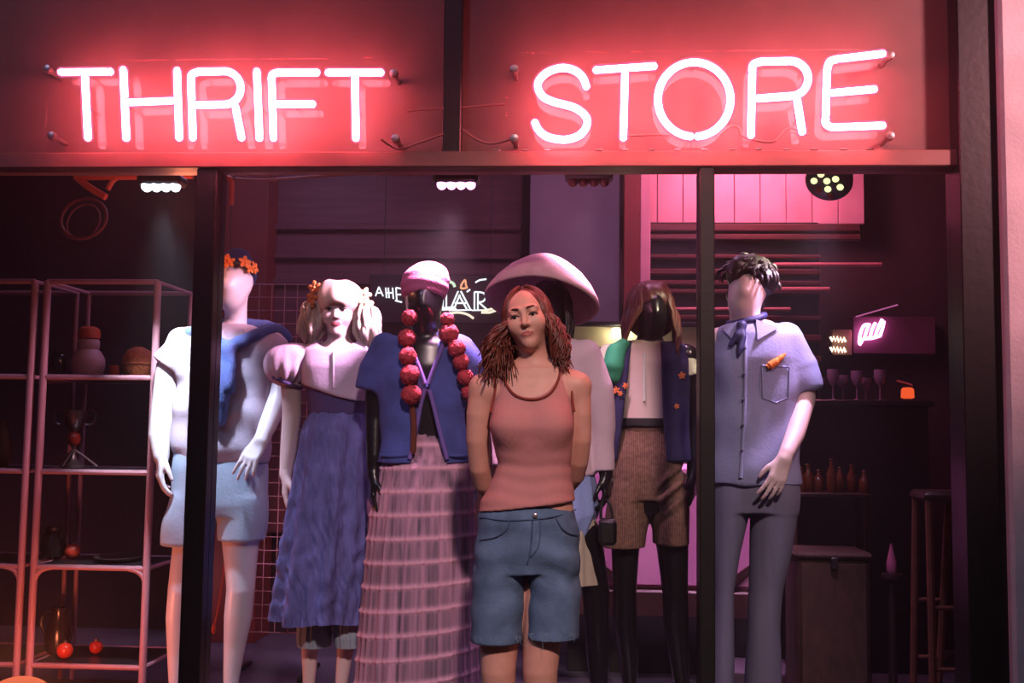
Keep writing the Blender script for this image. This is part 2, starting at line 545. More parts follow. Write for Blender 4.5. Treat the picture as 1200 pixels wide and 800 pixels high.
def lock_mesh(mb, pts, r, n=6, span=5, r_end=0.25, flat=1.0):
    P = spline(pts, span); N = len(P)
    rr = [r * (0.55 + 0.45 * math.sin(math.pi * min(1, (i / (N - 1)) * 1.6) / 2) if i / (N - 1) < 0.6 else 1.0 - (1 - r_end) * ((i / (N - 1)) - 0.6) / 0.4) for i in range(N)]
    mb.tube(P, rr, n)

# ================================================================== THE SETTING
YF = 4.0                                         # plane of the shop window
M_frame = mat('black_window_metal', rgb(26, 24, 25), 0.35, 0.0, bump=0.1, bs=30)
M_bar = mat('brown_black_bar_paint', rgb(140, 90, 82), 0.5, bump=0.1, bs=30)
M_transom = mat('added_transom_board', rgb(108, 74, 70), 0.6, var=0.1)
M_pier = mat('pale_pier_render', rgb(205, 188, 190), 0.85, bump=0.35, bs=90)
M_floor = mat('shop_floor', rgb(96, 88, 104), 0.45, var=0.2, vs=3, bump=0.1)
M_pave = mat('pavement_concrete', rgb(92, 86, 84), 0.9, var=0.2, vs=2, bump=0.5, bs=40)
M_dark = mat('dark_wall_paint', rgb(60, 34, 42), 0.75, var=0.15, vs=2)
M_black = mat('black_paint', rgb(20, 18, 20), 0.7)
M_ceil = mat('dark_ceiling_paint', rgb(40, 30, 34), 0.9)
M_glass = clear_glass('window_glass', 1.28)
M_post = mat('rust_red_post_paint', rgb(120, 44, 44), 0.7)
M_pink_wall = mat('pale_pink_wall_boards', rgb(214, 150, 168), 0.8, bump=0.1)
M_slate = mat('grey_violet_plaster', rgb(118, 110, 126), 0.85, var=0.1, bump=0.2)

LEFT, RIGHT, BACK, TOP = -3.9, 2.75, 6.6, 3.05
xr0 = W(1130, 400, YF).x; xr1 = W(1172, 300, 3.9).x
struct('floor', MB().box((LEFT, 3.9, -0.1), (RIGHT, BACK, 0.0)), M_floor)
struct('pavement', MB().box((-7, -7, -0.12), (6, 3.9, -0.01)), M_pave)
struct('ceiling', MB().box((LEFT, 4.05, TOP), (RIGHT, BACK, TOP + 0.1)), M_ceil)
b = MB().box((LEFT, BACK, 0), (RIGHT, BACK + 0.1, TOP))
struct('wall_back', b, M_dark)
struct('wall_left', MB().box((LEFT - 0.1, 4.05, 0), (LEFT, BACK + 0.1, TOP)), M_dark)
struct('wall_right', MB().box((RIGHT, 4.05, 0), (RIGHT + 0.1, BACK + 0.1, TOP)), M_dark)
# pier of the facade to the right of the window
struct('wall_pier', MB().box((xr1, 3.86, -0.01), (xr1 + 1.6, 4.25, 3.6), 0.012), M_pier)
zb0, zb1 = W(600, 196, 3.94).z, W(600, 177.5, 3.94).z
struct('wall_added_transom', MB().box((LEFT, 4.0, zb1), (xr0, 4.05, 3.6)), M_transom)  # opaque board added in place of glass to catch the neon glow

# window frame: each bar a trim of its own
def vbar(name, xa, xb, py, z0, z1, y0=3.94, y1=4.06):
    a, c = W(xa, py, y0).x, W(xb, py, y0).x
    return struct(name, MB().box((a, y0, z0), (c, y1, z1), 0.004), M_frame)
vbar('trim_1', 229, 253, 240, 0.1, zb0)          # left mullion
vbar('trim_2', 820, 838, 500, 0.1, zb0)          # right mullion
vbar('trim_3', 1127, 1173, 300, -0.01, 3.6, 3.9) # right end post
vbar('trim_4', 519, 541, 90, zb1, 3.6, 3.955, 4.01)    # divider above the transom bar
struct('trim_5', MB().box((LEFT, 3.93, zb0), (xr0, 4.06, zb1), 0.004), M_bar)      # transom bar
struct('trim_6', MB().box((LEFT, 3.92, -0.01), (xr0, 4.07, 0.12), 0.004), M_frame)   # bottom rail
struct('trim_7', MB().box((LEFT, 3.94, 0.1), (LEFT + 0.9, 4.06, zb0), 0.004), M_frame)  # blind end left of the window
xs = [LEFT + 0.9, W(229, 240, 3.94).x, W(253, 240, 3.94).x, W(820, 500, 3.94).x, W(838, 500, 3.94).x, xr0]
for i in range(3):
    struct('window_%d' % (i + 1), MB().box((xs[2 * i], 3.996, 0.12), (xs[2 * i + 1], 4.002, zb0)), M_glass)

# piers and boards along the back of the shop
def board(name, x0, x1, y0, y1, Y, th, material, bev=0.004, **kw):
    a, c = W(x0, y1, Y), W(x1, y0, Y)
    return struct(name, MB().box((a.x, Y, max(0, a.z)), (c.x, Y + th, c.z), bev), material)
board('wall_pillar_red', 228, 317, 150, 900, 6.25, 0.3, M_post)
board('wall_pillar_grey', 613, 727, 120, 900, 6.2, 0.35, M_slate)
board('trim_8', 728, 751, 120, 900, 6.1, 0.12, M_post)
a, c = W(740, 262, 6.4), W(1012, 140, 6.4)
b = MB()
n = 9
for i in range(n):
    xa = a.x + (c.x - a.x) * i / n; xb = a.x + (c.x - a.x) * (i + 1) / n
    b.box((xa + 0.002, 6.4, a.z), (xb - 0.002, 6.425, c.z), 0.003)
struct('wall_boards_pink', b, M_pink_wall)
b = MB()                                         # dark panelled boards between the pillars
a, c = W(316, 400, 6.45), W(613, 130, 6.45)
b.box((a.x, 6.45, 0.6), (c.x, 6.5, TOP))
for py in (266, 300, 330):
    z = W(460, py, 6.42).z; b.box((a.x, 6.41, z - 0.018), (c.x, 6.46, z + 0.018), 0.006)
struct('wall_panelling', b, mat('brown_red_panelling', rgb(104, 62, 70), 0.5, var=0.2, vs=3, stretch=(1, 1, 12)))

# ================================================================== NEON SIGNS OVER THE WINDOW
M_neon = glow('pink_neon_gas', (1.0, 0.15, 0.20), NEON_STRENGTH)
M_neon_glass = glow_glass('pink_neon_tube_glass', (1.0, 0.22, 0.55), 0.95, 0.62)
M_panel = clear_glass('clear_acrylic_backing', 1.3, (1, 1, 1, 1), even=0.014)
M_steel = mat('brushed_steel', rgb(170, 150, 150), 0.35, 0.8)
M_wire = mat('sign_cable', rgb(150, 96, 90), 0.6)
YN = 3.860


def letter(strokes, parent, ch):
    core, shell = MB(), MB()
    for st in strokes:
        closed = False
        P = [W(x, y, YN) for x, y in st]
        if len(P) > 3: P = spline(P, 8)
        elif len(P) == 3: P = spline(P, 8)
        core.tube(P, 0.0128, 10); shell.tube(P, 0.0192, 12)
        for q in (P[0], P[-1]): core.ball(q, 0.0128, 10, 6); shell.ball(q, 0.0192, 10, 6)
    # glass supports that hold the tube off the panel
    o = obj('letter_tube', core, M_neon, parent)
    o['label'] = 'glowing pink neon letter ' + ch
    obj('tube_glass', shell, M_neon_glass, o)
    for st in strokes[:2]:
        sp = MB(); p = W(st[len(st) // 2][0], st[len(st) // 2][1], YN)
        sp.tube([(p.x, YN + 0.012, p.z), (p.x, 3.918, p.z)], 0.005, 8)
        obj('support', sp, M_steel, o)


def neon_sign(label, letters, px, standoffs, wires):
    c = W((px[0] + px[1]) / 2, px[3], 3.92)
    r = thing('neon_sign', c, label, 'sign', None)
    a, d = W(px[0], px[3], 3.915), W(px[1], px[2], 3.915)
    obj('backing_panel', MB().box((a.x, 3.918, a.z), (d.x, 3.926, d.z), 0.003), M_panel, r)
    for x, y in standoffs:
        p = W(x, y, 3.90)
        obj('standoff', MB().lathe([(0.004, 3.88), (0.014, 3.882), (0.016, 3.888), (0.016, 3.906), (0.009, 3.908), (0.009, 4.0)], (p.x, 0, p.z), 16, 'y'), M_steel, r)
    for ch, st in letters: letter(st, r, ch)
    for w in wires:
        obj('cable', MB().tube(spline([W(x, y, YN + dy) for x, y, dy in w], 6), 0.0045, 6), M_wire, r)
    return r


def arc(cx, cy, rx, ry, a0, a1, n=14):
    return [(cx + rx * math.cos(math.radians(a0 + (a1 - a0) * i / n)), cy + ry * math.sin(math.radians(a0 + (a1 - a0) * i / n))) for i in range(n + 1)]
def ln(*p):
    """straight stroke, extra points so that the curve does not overshoot at corners"""
    out = []
    for (a, b) in zip(p[:-1], p[1:]):
        for t in (0, 0.04, 0.5, 0.96): out.append((a[0] + (b[0] - a[0]) * t, a[1] + (b[1] - a[1]) * t))
    return out + [p[-1]]

THRIFT = [
    ('T', [ln((72, 84.5), (129, 84)), ln((99.5, 88), (103, 161))]),
    ('H', [ln((144.5, 82), (148, 161.5)), ln((207.5, 83), (210, 161)), ln((150, 120), (204, 118))]),
    ('R', [ln((226, 161), (224, 96)) + [(224.5, 88), (231, 84.5)] + ln((236, 84), (262, 83.5)) + arc(263, 103, 19, 19.5, -85, 85) + ln((258, 122.5), (229, 123)), ln((276, 125), (283, 161))]),
    ('I', [ln((301, 84), (304, 161.5))]),
    ('F', [ln((320.5, 161.5), (318.5, 97)) + [(319, 88), (326, 85)] + ln((331, 85), (371, 85)), ln((322, 122), (366, 122))]),
    ('T', [ln((385, 85), (446, 85)), ln((416, 89), (417, 161.5))]),
]
STORE = [
    ('S', [[(687, 101), (683, 91), (674, 83), (659, 79.5), (642, 84.5), (632, 94), (630.5, 103), (636, 113), (648, 119), (661, 122.5), (675, 127), (686, 136), (688, 146), (681, 157), (669, 162.5), (657, 163.5), (641, 160), (631, 152), (627, 144)]]),
    ('T', [ln((699, 82), (766, 77.5)), ln((732.5, 84), (730.5, 161))]),
    ('O', [arc(813.5, 116.5, 42.5, 43.5, 96, 444, 36)]),
    ('R', [ln((880, 158), (881.5, 86)) + [(882.5, 76), (891, 72.5)] + ln((896, 72), (924, 71.5)) + arc(926, 92, 21, 20.5, -85, 80) + ln((920, 113), (886, 115.5)), ln((934, 116), (940, 154))]),
    ('E', [ln((1034, 63), (983, 69)) + [(973, 72), (969.5, 81)] + ln((969, 88), (967.5, 138)) + [(968, 145), (975, 149)] + ln((981, 149), (1034, 147)), ln((973, 109), (1024, 104.5))]),
]
neon_sign('pink neon THRIFT sign on a clear panel above the left half of the window', THRIFT, (50, 478, 66, 176),
          [(57, 82), (62, 160), (462, 87), (464, 163)],
          [[(478, 130, .06), (500, 128, .06), (519, 127, .055)], [(446, 163, .03), (458, 171, .05), (470, 174, .06), (500, 164, .06), (520, 157, .055)]])
neon_sign('pink neon STORE sign on a clear panel above the right half of the window', STORE, (592, 1052, 56, 174),
          [(603, 82), (603, 163), (1042, 66), (1042, 160)],
          [[(541, 126, .05), (566, 124, .06), (592, 122, .06)], [(541, 151, .05), (560, 164, .06), (578, 168, .06), (603, 162, .04)],
           [(734, 159, .03), (760, 158, .04), (785, 158, .04)], [(843, 158, .03), (856, 148, .03), (866, 150, .03), (872, 160, .03), (905, 166, .03), (925, 150, .04), (948, 158, .03)]])
# a row of small clips along the bar under STORE
for i, px in enumerate((582, 616, 641, 702, 733, 764, 795, 826, 858, 890, 922, 955, 990, 1020)):
    p = W(px, 174, 3.925)
    o = obj('cable_clip', MB().box((p.x - 0.013, 3.93, zb1 - 0.001), (p.x + 0.013, 3.95, zb1 + 0.008), 0.003), M_steel)
    tag(o, 'small steel cable clip on the bar under the STORE sign', 'clip', 'cable clips under the STORE sign')

# ================================================================== PEOPLE AND MANNEQUINS
M_skin = mat('woman_skin', rgb(208, 148, 132), 0.55, var=0.06, vs=30)
attr_mix(M_skin, 'lip', rgb(176, 92, 86))
M_hair_red = mat('auburn_hair', rgb(98, 44, 32), 0.42, var=0.3, vs=25, stretch=(1, 1, 0.15))
M_tank = mat('dusty_pink_ribbed_cotton', rgb(188, 122, 120), 0.9, var=0.06, vs=8, bump=0.25, bs=120, stretch=(1, 1, 0.2))
M_trim = mat('brick_red_binding', rgb(128, 48, 38), 0.85)
M_denim = mat('washed_blue_denim', rgb(84, 104, 134), 0.92, var=0.28, vs=14, bump=0.3, bs=180)
M_denim_dk = mat('denim_seam', rgb(60, 80, 112), 0.9, var=0.2, vs=30)
M_eye = mat('eye_white', rgb(215, 200, 195), 0.25)
M_iris = mat('dark_iris', rgb(44, 30, 26), 0.2)
M_lash = mat('dark_lashes', rgb(38, 22, 20), 0.8)
M_brow = mat('brown_brow', rgb(84, 44, 32), 0.8)


def locks(name, parent, material, c, R, rad, specs, seed, r=0.008):
    """specs: (azimuth range, n, elevation start, list of drop points (px,py,dy) end range, wave)"""
    rng = random.Random(seed); mb = MB()
    for (a0, a1, n, e0, endf, wave, rr) in specs:
        for i in range(n):
            t = (i + rng.random()) / n; az = math.radians(a0 + (a1 - a0) * t)
            pts = []
            for q in range(5):
                el = math.radians(e0 - (e0 - 2) * q / 4 + rng.uniform(-2, 2))
                sgn = 1 if az > 0 else -1
                d = Vector((math.sin(az) * math.cos(el), -math.cos(az) * math.cos(el), math.sin(el)))
                pts.append(Vector(c) + R @ Vector((d.x * rad[0], d.y * rad[1], d.z * rad[2])) * (1 + rng.uniform(0, 0.08)))
            end = endf(t, rng); last = pts[-1]; ph = rng.random() * 6.28; w = wave * rng.uniform(0.5, 1.2); m_ = 7
            for q in range(1, m_ + 1):
                u = q / m_; s_ = u ** 0.8
                p = last.lerp(Vector(end), u)
                side = (Vector(end) - last); out = Vector((p.x - c[0], p.y - c[1], 0)); out = out.normalized() if out.length > 1e-4 else Vector((1, 0, 0))
                p = p + out * (w * math.sin(ph + u * 7.5) + 0.012 * math.sin(math.pi * u)) + Vector((0, 0, 1)).cross(out) * w * math.cos(ph + u * 6.5)
                pts.append(p)
            lock_mesh(mb, pts, rr * rng.uniform(0.7, 1.25), 6, 3, 0.3)
    return obj(name, mb, material, parent, True, False)


# ------------------------------------------------------------------ the woman in front of the window
def build_woman():
    Y = 3.70
    base = W(616, 900, Y)
    root = thing('person', (base.x, Y, 0), 'woman with long auburn hair, pink tank top and denim shorts standing hands behind back', 'person')
    fd = field_px(540, 700, 325, 930, Y, -0.24, 0.30, 0.0040)
    g = ppm(Y, 616)
    sk = [(434, 590, 660, .062, .01), (446, 574, 670, .072, .01), (460, 574, 672, .080), (480, 579, 671, .092, -.004), (500, 577, 671, .106, -.012), (520, 581, 669, .100, -.008), (545, 588, 667, .088), (570, 579, 669, .092, .005), (595, 568, 672, .104, .01), (630, 564, 675, .114, .015), (655, 563, 676, .112, .015)]
    fd.loft(rows_px(sk, Y), 0.01, p=2.3)
    # neck, shoulders
    fd.chain(nodes_px([(629, 436, .015, 21), (626, 418, .010, 17.5), (622, 398, .010, 17)], Y), k=0.035)
    fd.chain(nodes_px([(604, 437, .010, 13), (568, 455, .008, 17)], Y), k=0.04)
    fd.chain(nodes_px([(650, 437, .010, 13), (676, 452, .010, 16)], Y), k=0.04)
    # arms going behind the back
    for nodes, th, hp in (([(567, 455, .008, 17), (561.5, 485, .008, 15), (560, 515, .02, 13.5), (562, 548, .05, 12), (566, 566, .09, 11.5), (578, 585, .15, 8.5), (584, 593, .175, 8)], (0, 0, 1), 1),
                      ([(676, 453, .010, 16), (680, 485, .008, 13), (681, 515, .02, 12), (678, 540, .05, 11.5), (674, 556, .09, 11.5), (660, 577, .15, 8.5), (653, 586, .175, 8)], (0, 0, 1), -1)):
        N = nodes_px(nodes, Y); fd.chain(N, k=0.018)
        wr = N[-1][0]
        hand(fd, (wr.x, wr.y, wr.z), (hp * 0.85, 0.15, -0.45), (0, -1, 0.1), th, 0.9, 0.25)
    # legs
    for s, nodes in ((-1, [(591, 645, .015, 28), (588, 700, .01, 27), (585, 755, .0, 22), (584, 785, -.005, 20), (585, 815, .01, 18.5), (586, 845, .02, 19), (588, 885, .025, 12), (589, 908, .025, 10.5)]),
                     (1, [(648, 645, .015, 29), (641, 700, .01, 27), (635, 755, .0, 22), (633, 785, -.005, 20), (634, 815, .01, 18.5), (636, 845, .02, 19), (638, 885, .025, 12), (640, 908, .025, 10.5)])):
        N = nodes_px(nodes, Y); fd.chain(N, k=0.02); foot(fd, N[-1][0], ang=s * 0.2)
        q = N[-1][0]; fd.chain([(q, .03), ((q.x, q.y, .05), .034)], k=.02)
    # head, chin up, tipped to her right
    R = head_frame(math.radians(11), math.radians(5), math.radians(1))
    hc = W(618.5, 375, Y - 0.005); S = 0.975
    q = face_head(fd, hc, R, S, ears=False)
    V, Q = fd.mesh(1)
    L = (V - np.array(hc)) @ np.array(R) / S
    lip = (((L[:, 0] / 0.021) ** 2 + ((L[:, 2] + 0.0545) / 0.0095) ** 2) < 1) & (L[:, 1] < -0.074)
    lipf = lip.astype(float)
    for _ in range(1):
        pass
    npobj('body', V, Q, M_skin, root, {'lip': lipf})
    root_body = V
    # eyes: ball, iris, lash line; brows
    for sx in (-1, 1):
        o = obj('eye', MB().ball(q(sx * 0.031, -0.0735, 0.0095), 0.0125 * S, 16, 12), M_eye, root)
        g_ = q(sx * 0.031 - 0.001, -0.0842, 0.0068)
        obj('iris', MB().ball(g_, (0.0064 * S, 0.0028 * S, 0.0064 * S), 12, 8), M_iris, o)
        obj('eyelashes', MB().tube([q(sx * (0.031 + dx), -0.0862 + abs(dx) * 0.30, 0.0118 - 24 * dx * dx) for dx in (-0.017, -0.009, 0, 0.009, 0.017)], [0.0014, 0.0024, 0.0028, 0.0028, 0.0016], 6), M_lash, root)
        obj('eyebrow', MB().tube([q(sx * bx, by, bz) for bx, by, bz in ((0.013, -0.0935, 0.0295), (0.022, -0.0925, 0.0325), (0.034, -0.087, 0.0345), (0.046, -0.077, 0.0310))], [0.0022, 0.003, 0.0026, 0.0012], 6), M_brow, root)
    # hair: close cap plus long wavy locks from a centre parting
    hf = Field((hc.x - .16, hc.y - .16, hc.z - .12), (hc.x + .16, hc.y + .2, hc.z + .17), 0.006)
    hf.ell(q(0, 0.026, 0.038), (0.083 * S, 0.094 * S, 0.079 * S), R, 0.0)
    hf.ell(q(0, 0.055, -0.02), (0.070 * S, 0.060 * S, 0.09 * S), R, 0.03)
    hf.ell(q(0.0, -0.105, -0.010), (0.050 * S, 0.064 * S, 0.072 * S), R, 0.008, 'cut')
    Vh, Qh = hf.mesh(2); Vh = folds(Vh, Qh, 0.003, 5, (20, 20, 3))
    hair = npobj('hair', Vh, Qh, M_hair_red, root)
    def endL(t, r): return W(565 + 36 * t + r.uniform(-6, 6), 444 - 4 * t + r.uniform(-36, 6), Y - 0.10 + 0.10 * r.random())
    def endR(t, r): return W(652 + 12 * t + r.uniform(-4, 5), 428 + r.uniform(-22, 6), Y - 0.07 + 0.11 * r.random())
    def endB(t, r): return W(600 + 56 * t, 432 + r.uniform(-14, 8), Y + 0.115 + 0.03 * r.random())
    rad = (0.082 * S, 0.098 * S, 0.116 * S)
    hcc = q(0, 0.02, 0.0)
    locks('hair_lengths', root, M_hair_red, hcc, R, rad, [(-42, -122, 330, 80, lambda t, r: endL(t, r), 0.015, 0.0043), (46, 122, 260, 80, endR, 0.012, 0.0041), (110, 250, 90, 78, lambda t, r: endB(1 - t, r), 0.008, 0.009)], 11)
    # tank top
    tf = field_px(545, 690, 420, 610, Y, -0.20, 0.20, 0.0045)
    tk = [(425, 581, 664, .066, .012), (436, 577, 667, .074, .010), (448, 577, 669, .080, .006), (462, 577, 671, .088), (480, 575, 673, .098, -.004), (500, 573, 673, .113, -.012), (520, 578, 671, .106, -.008), (545, 584, 669, .094), (568, 574, 672, .102, .005), (586, 564, 675, .120, .01), (602, 560, 676, .131, .012)]
    tf.loft(rows_px(tk, Y), 0.0, p=2.35)
    for bx_ in (600, 648):
        a = W(bx_, 497, Y); tf.ell((a.x, Y - .082, a.z), (.052, .046, .052), None, .05)
    a = W(623, 428, Y); tf.ell((a.x, Y - 0.03, a.z), (33 / g, 0.30, 39 / g), None, 0.006, 'cut')
    for x, y, w in ((559, 452, 20), (691, 448, 20)):
        a = W(x, y, Y); tf.ell((a.x, Y, a.z), (w / g, 0.30, 40 / g), None, 0.006, 'cut')
    p1, p2 = W(564, 597, Y), W(674, 584, Y)
    tf.plane(((p1.x + p2.x) / 2, Y, (p1.z + p2.z) / 2 - 0.006), ((p2.z - p1.z) * 1.0, 0, -(p2.x - p1.x)), 0.004)
    V, Q = tf.mesh(2)
    zt = V[:, 2]
    mk = np.clip((W(616, 520, Y).z - zt) / 0.10, 0.12, 1)
    hz = np.sin((zt + 0.25 * np.abs(V[:, 0] - W(618, 0, Y).x) ** 1.5 + 0.012 * np.sin(V[:, 0] * 26)) * 130) * 0.0011 * mk
    V = V + normals(V, Q) * hz[:, None]
    V = folds(V, Q, 0.0012, 3, (10, 6, 12))
    top = npobj('tank_top', V, Q, M_tank, root)
    def bind(path, off=0.001, r=0.0042):
        P = [stick(x, y, V, Y - 0.05, off, 0.010) for x, y in path]
        o = obj('binding', MB().tube(spline(P, 5), r, 8), M_trim, top); return o
    bind([(589, 431), (590, 441), (595, 453), (604, 463), (617, 467.5), (632, 467), (644, 461), (652, 450), (656, 438), (657, 431)])
    bind([(580, 431), (580, 444), (580, 458), (577, 472), (575, 484)])
    bind([(664, 431), (669, 444), (670, 458), (671, 470), (673, 482)])
    # cut-off denim shorts
    sf = field_px(545, 690, 580, 760, Y, -0.20, 0.22, 0.0048)
    sh = [(586, 571, 666, .100, .010), (600, 562, 674, .116, .012), (612, 560, 677, .124, .012), (630, 557, 679, .130, .015), (652, 555, 680, .128, .015), (668, 555, 680, .120, .015)]
    sf.loft(rows_px(sh, Y), 0.0, p=2.4)
    sf.loft(rows_px([(622, 572, 606, .085, .012), (648, 557, 620, .116, .013), (690, 554, 616, .108, .008), (750, 552, 612, .102, .0)], Y), 0.012, p=2.3)
    sf.loft(rows_px([(622, 630, 664, .085, .012), (648, 617, 679, .116, .013), (690, 619, 680, .108, .008), (746, 617, 679, .102, .0)], Y), 0.012, p=2.3)
    V, Q = sf.mesh(1)
    zz = V[:, 2]; mk = np.exp(-((zz - W(616, 650, Y).z) / 0.12) ** 2) + 0.3
    V = folds(V, Q, 0.0055, 8, (6, 5, 15), mk)
    sho = npobj('denim_shorts', V, Q, M_denim, root)
    def seam(path, r=0.0022, nm='seam', mt=M_denim_dk):
        P = [stick(x, y, V, Y - 0.1, 0.0005, 0.010) for x, y in path]
        obj(nm, MB().tube(spline(P, 5), r, 6), mt, sho)
    seam([(560, 605), (585, 609), (620, 609), (650, 605), (675, 597)])
    seam([(624, 610), (623, 630), (621, 648), (618, 660)], 0.003)
    seam([(633, 610), (633, 628), (630, 642), (622, 652)], 0.002)
    seam([(598, 610), (592, 622), (578, 630), (562, 632)])
    seam([(652, 607), (658, 618), (668, 625), (678, 626)])
    p = stick(627, 604, V, Y - 0.1, 0.002); obj('button', MB().lathe([(0.002, 0), (0.008, -0.001), (0.008, -0.004), (0.004, -0.006)], p, 14, 'y'), M_steel, sho)
    rng = random.Random(4)
    fr = MB()
    for i in range(46):
        x = rng.choice((rng.uniform(553, 611), rng.uniform(618, 679))); y = 748 if x < 614 else 744.5
        p = stick(x, y - 3, V, Y - 0.1, 0.0, 0.012); l = rng.uniform(0.006, 0.03) * (2 if rng.random() < 0.08 else 1)
        fr.tube([p, p + Vector((rng.uniform(-.004, .004), -0.001, -l * 0.5)), p + Vector((rng.uniform(-.008, .008), rng.uniform(-.004, .004), -l))], 0.0005, 3)
    tag(obj('frayed_hem', fr, mat('pale_denim_thread', rgb(120, 140, 164), .9), sho), kind='stuff')
    # plain flat shoes
    for s, x in ((-1, 589), (1, 640)):
        a = W(x, 900, Y + .02); sb = Field((a.x - .12, Y - .25, -.02), (a.x + .12, Y + .12, .14), 0.005)
        d = Vector((math.sin(s * .2), -math.cos(s * .2), 0))
        sb.chain([((a.x, a.y, .045), .044), (Vector((a.x, a.y, .042)) + d * .10, .046), (Vector((a.x, a.y, .036)) + d * .175, .036)], k=.01)
        sb.plane((0, 0, 0.0), (0, 0, -1)); sb.plane((a.x, a.y, 0.085), (0, 0, 1))
        Vs, Qs = sb.mesh(2); npobj('shoe', Vs, Qs, M_black, root)
build_woman()


# ------------------------------------------------------------------ mannequins
M_white = mat('white_mannequin_gloss', rgb(226, 214, 218), 0.38, var=0.02, coat=0.1)
M_doll = mat('pale_pink_mannequin_skin', rgb(226, 196, 196), 0.45, var=0.03)
attr_mix(M_doll, 'lip', rgb(170, 90, 100))
M_ebony = mat('black_mannequin_gloss', rgb(24, 20, 24), 0.28, var=0.05, coat=0.2)
M_plate = mat('mannequin_base_steel', rgb(90, 84, 88), 0.35, 0.7)


def egg(fd, c, R, s=1.0):
    q = lambda x, y, z: Vector(c) + R @ Vector((x, y, z)) * s
    fd.ell(q(0, 0.012, 0.025), (0.076 * s, 0.094 * s, 0.088 * s), R, 0.02)
    fd.ell(q(0, -0.020, -0.040), (0.062 * s, 0.072 * s, 0.080 * s), R, 0.04)
    fd.chain([(q(0, -0.080, 0.02), 0.008 * s), (q(0, -0.092, -0.02), 0.010 * s)], k=0.05)
    return q


def mannequin(name_label, Y, px, group=None, cat='mannequin'):
    b_ = W(px, 850, Y)
    r = thing('mannequin', (b_.x, Y + 0.03, 0), name_label, cat, group)
    return r


def base(root, material=M_plate):
    x, y, _ = root.location
    obj('base_plate', MB().lathe([(0.17, 0.0), (0.175, 0.004), (0.172, 0.012), (0.02, 0.014)], (x, y, 0), 40), material, root)


def garment(name, fd, material, root, smooth=2, amp=0.0, seed=1, freq=(9, 7, 5), mask=None, label=None):
    V, Q = fd.mesh(smooth)
    if amp: V = folds(V, Q, amp, seed, freq, None if mask is None else mask(V))
    o = npobj(name, V, Q, material, root)
    if label: o['label'] = label
    return o, V, Q


def skirt(name, rows, Y, material, root, n_fold, amp, seed, tiers=None, lift=0.0, n=200, m=150, hem_wave=0.0, crinkle=0.0):
    """gathered cloth hung from the waist: sections from the outline, folds growing downwards"""
    R = rows_px(rows, Y); A = np.array(sorted(R, reverse=True), float)      # from the top
    zz = np.linspace(A[0, 0], A[-1, 0], m)
    cols = []
    for j in range(1, 5):
        c = np.interp(-zz, -A[:, 0], A[:, j])
        for _ in range(8): c[1:-1] = .25 * c[:-2] + .5 * c[1:-1] + .25 * c[2:]
        cols.append(c)
    rng = np.random.RandomState(seed); th = np.linspace(0, 2 * np.pi, n, endpoint=False)
    V = np.zeros((m, n, 3))
    ph = rng.rand(8) * 6.28
    for i in range(m):
        u = i / (m - 1)
        w = np.sin(n_fold * th + ph[0] + 0.8 * np.sin(2 * th + ph[1] + u)) + 0.6 * np.sin((n_fold * 1.7) // 1 * th + ph[2] + u * 1.2) + 0.5 * np.sin((n_fold // 2) * th + ph[3] - u * 0.7)
        w = np.where(w > 0, w, w * 0.7)
        f = 1 + amp * (0.25 + 0.75 * u ** 0.7) * w
        z = zz[i]
        if tiers:
            ti, k = tiers
            ty = (z - A[-1, 0]) / ti; fr = ty - math.floor(ty)         # 0 at the lower edge of a tier
            f = f * (1 + k * (math.exp(-(fr / 0.13) ** 2) + math.exp(-((fr - 1) / 0.05) ** 2)) * (1 + 0.5 * np.sin(n_fold * 2.3 // 1 * th + 5 * math.floor(ty + .5))))
        if crinkle: f = f + crinkle / cols[2][i] * (0.3 + u) * (np.sin(23 * th + 22 * z + 3 * np.sin(5 * th + 17 * z) + 2 * np.sin(31 * z)) + .8 * np.sin(17 * th - 41 * z + 3 * np.sin(7 * th + 11 * z)) + .5 * np.sin(47 * th + 70 * z + 2.5 * np.sin(13 * z - 6 * th)))
        V[i, :, 0] = cols[0][i] + cols[2][i] * f * np.cos(th)
        V[i, :, 1] = cols[1][i] + cols[3][i] * f * np.sin(th)
        V[i, :, 2] = z + lift * np.cos(th) * cols[2][i] * u + hem_wave * u * np.sin(5 * th + ph[5])
    rf = np.zeros((m, n))
    if tiers:
        for i in range(m):
            ty = (zz[i] - A[-1, 0]) / tiers[0]; fr = ty - math.floor(ty); rf[i, :] = min(1, math.exp(-(fr / .15) ** 2) + math.exp(-((fr - 1) / .08) ** 2))
    mb = MB(); mb.v = [tuple(p) for p in V.reshape(-1, 3)]
    for i in range(m - 1):
        for k in range(n):
            l = (k + 1) % n; mb.f.append((i * n + k, i * n + l, (i + 1) * n + l, (i + 1) * n + k))
    mb.f.append(tuple(range(n))[::-1])
    o = obj(name, mb, material, root, True, False)
    if tiers: o.data.attributes.new('ruffle', 'FLOAT', 'POINT').data.foreach_set('value', rf.ravel().astype(np.float32))
    return o, V.reshape(-1, 3)


def fuzz(d, seed):
    return .93 + 0.10 * math.sin(9 * d.x + seed) * math.sin(10 * d.y + 2 * seed) + 0.10 * math.sin(17 * d.z + 13 * d.x + seed * 3) * math.sin(15 * d.y + seed)


def flower(c, nrm, r, material, parent, name='flower', petals=5):
    n = Vector(nrm).normalized(); u = n.orthogonal().normalized(); w = n.cross(u); mb = MB(); c = Vector(c)
    for k in range(petals):
        a = 2 * math.pi * k / petals + c.x * 40; d = u * math.cos(a) + w * math.sin(a)
        Rm = Matrix((d, n.cross(d), n)).transposed()
        mb.ball(c + d * r * 0.58 + n * r * 0.12, (r * 0.5, r * 0.36, r * 0.14), 8, 6, Rm)
    mb.ball(c + n * r * 0.2, r * 0.24, 8, 6)
    return obj(name, mb, material, parent, True, False)


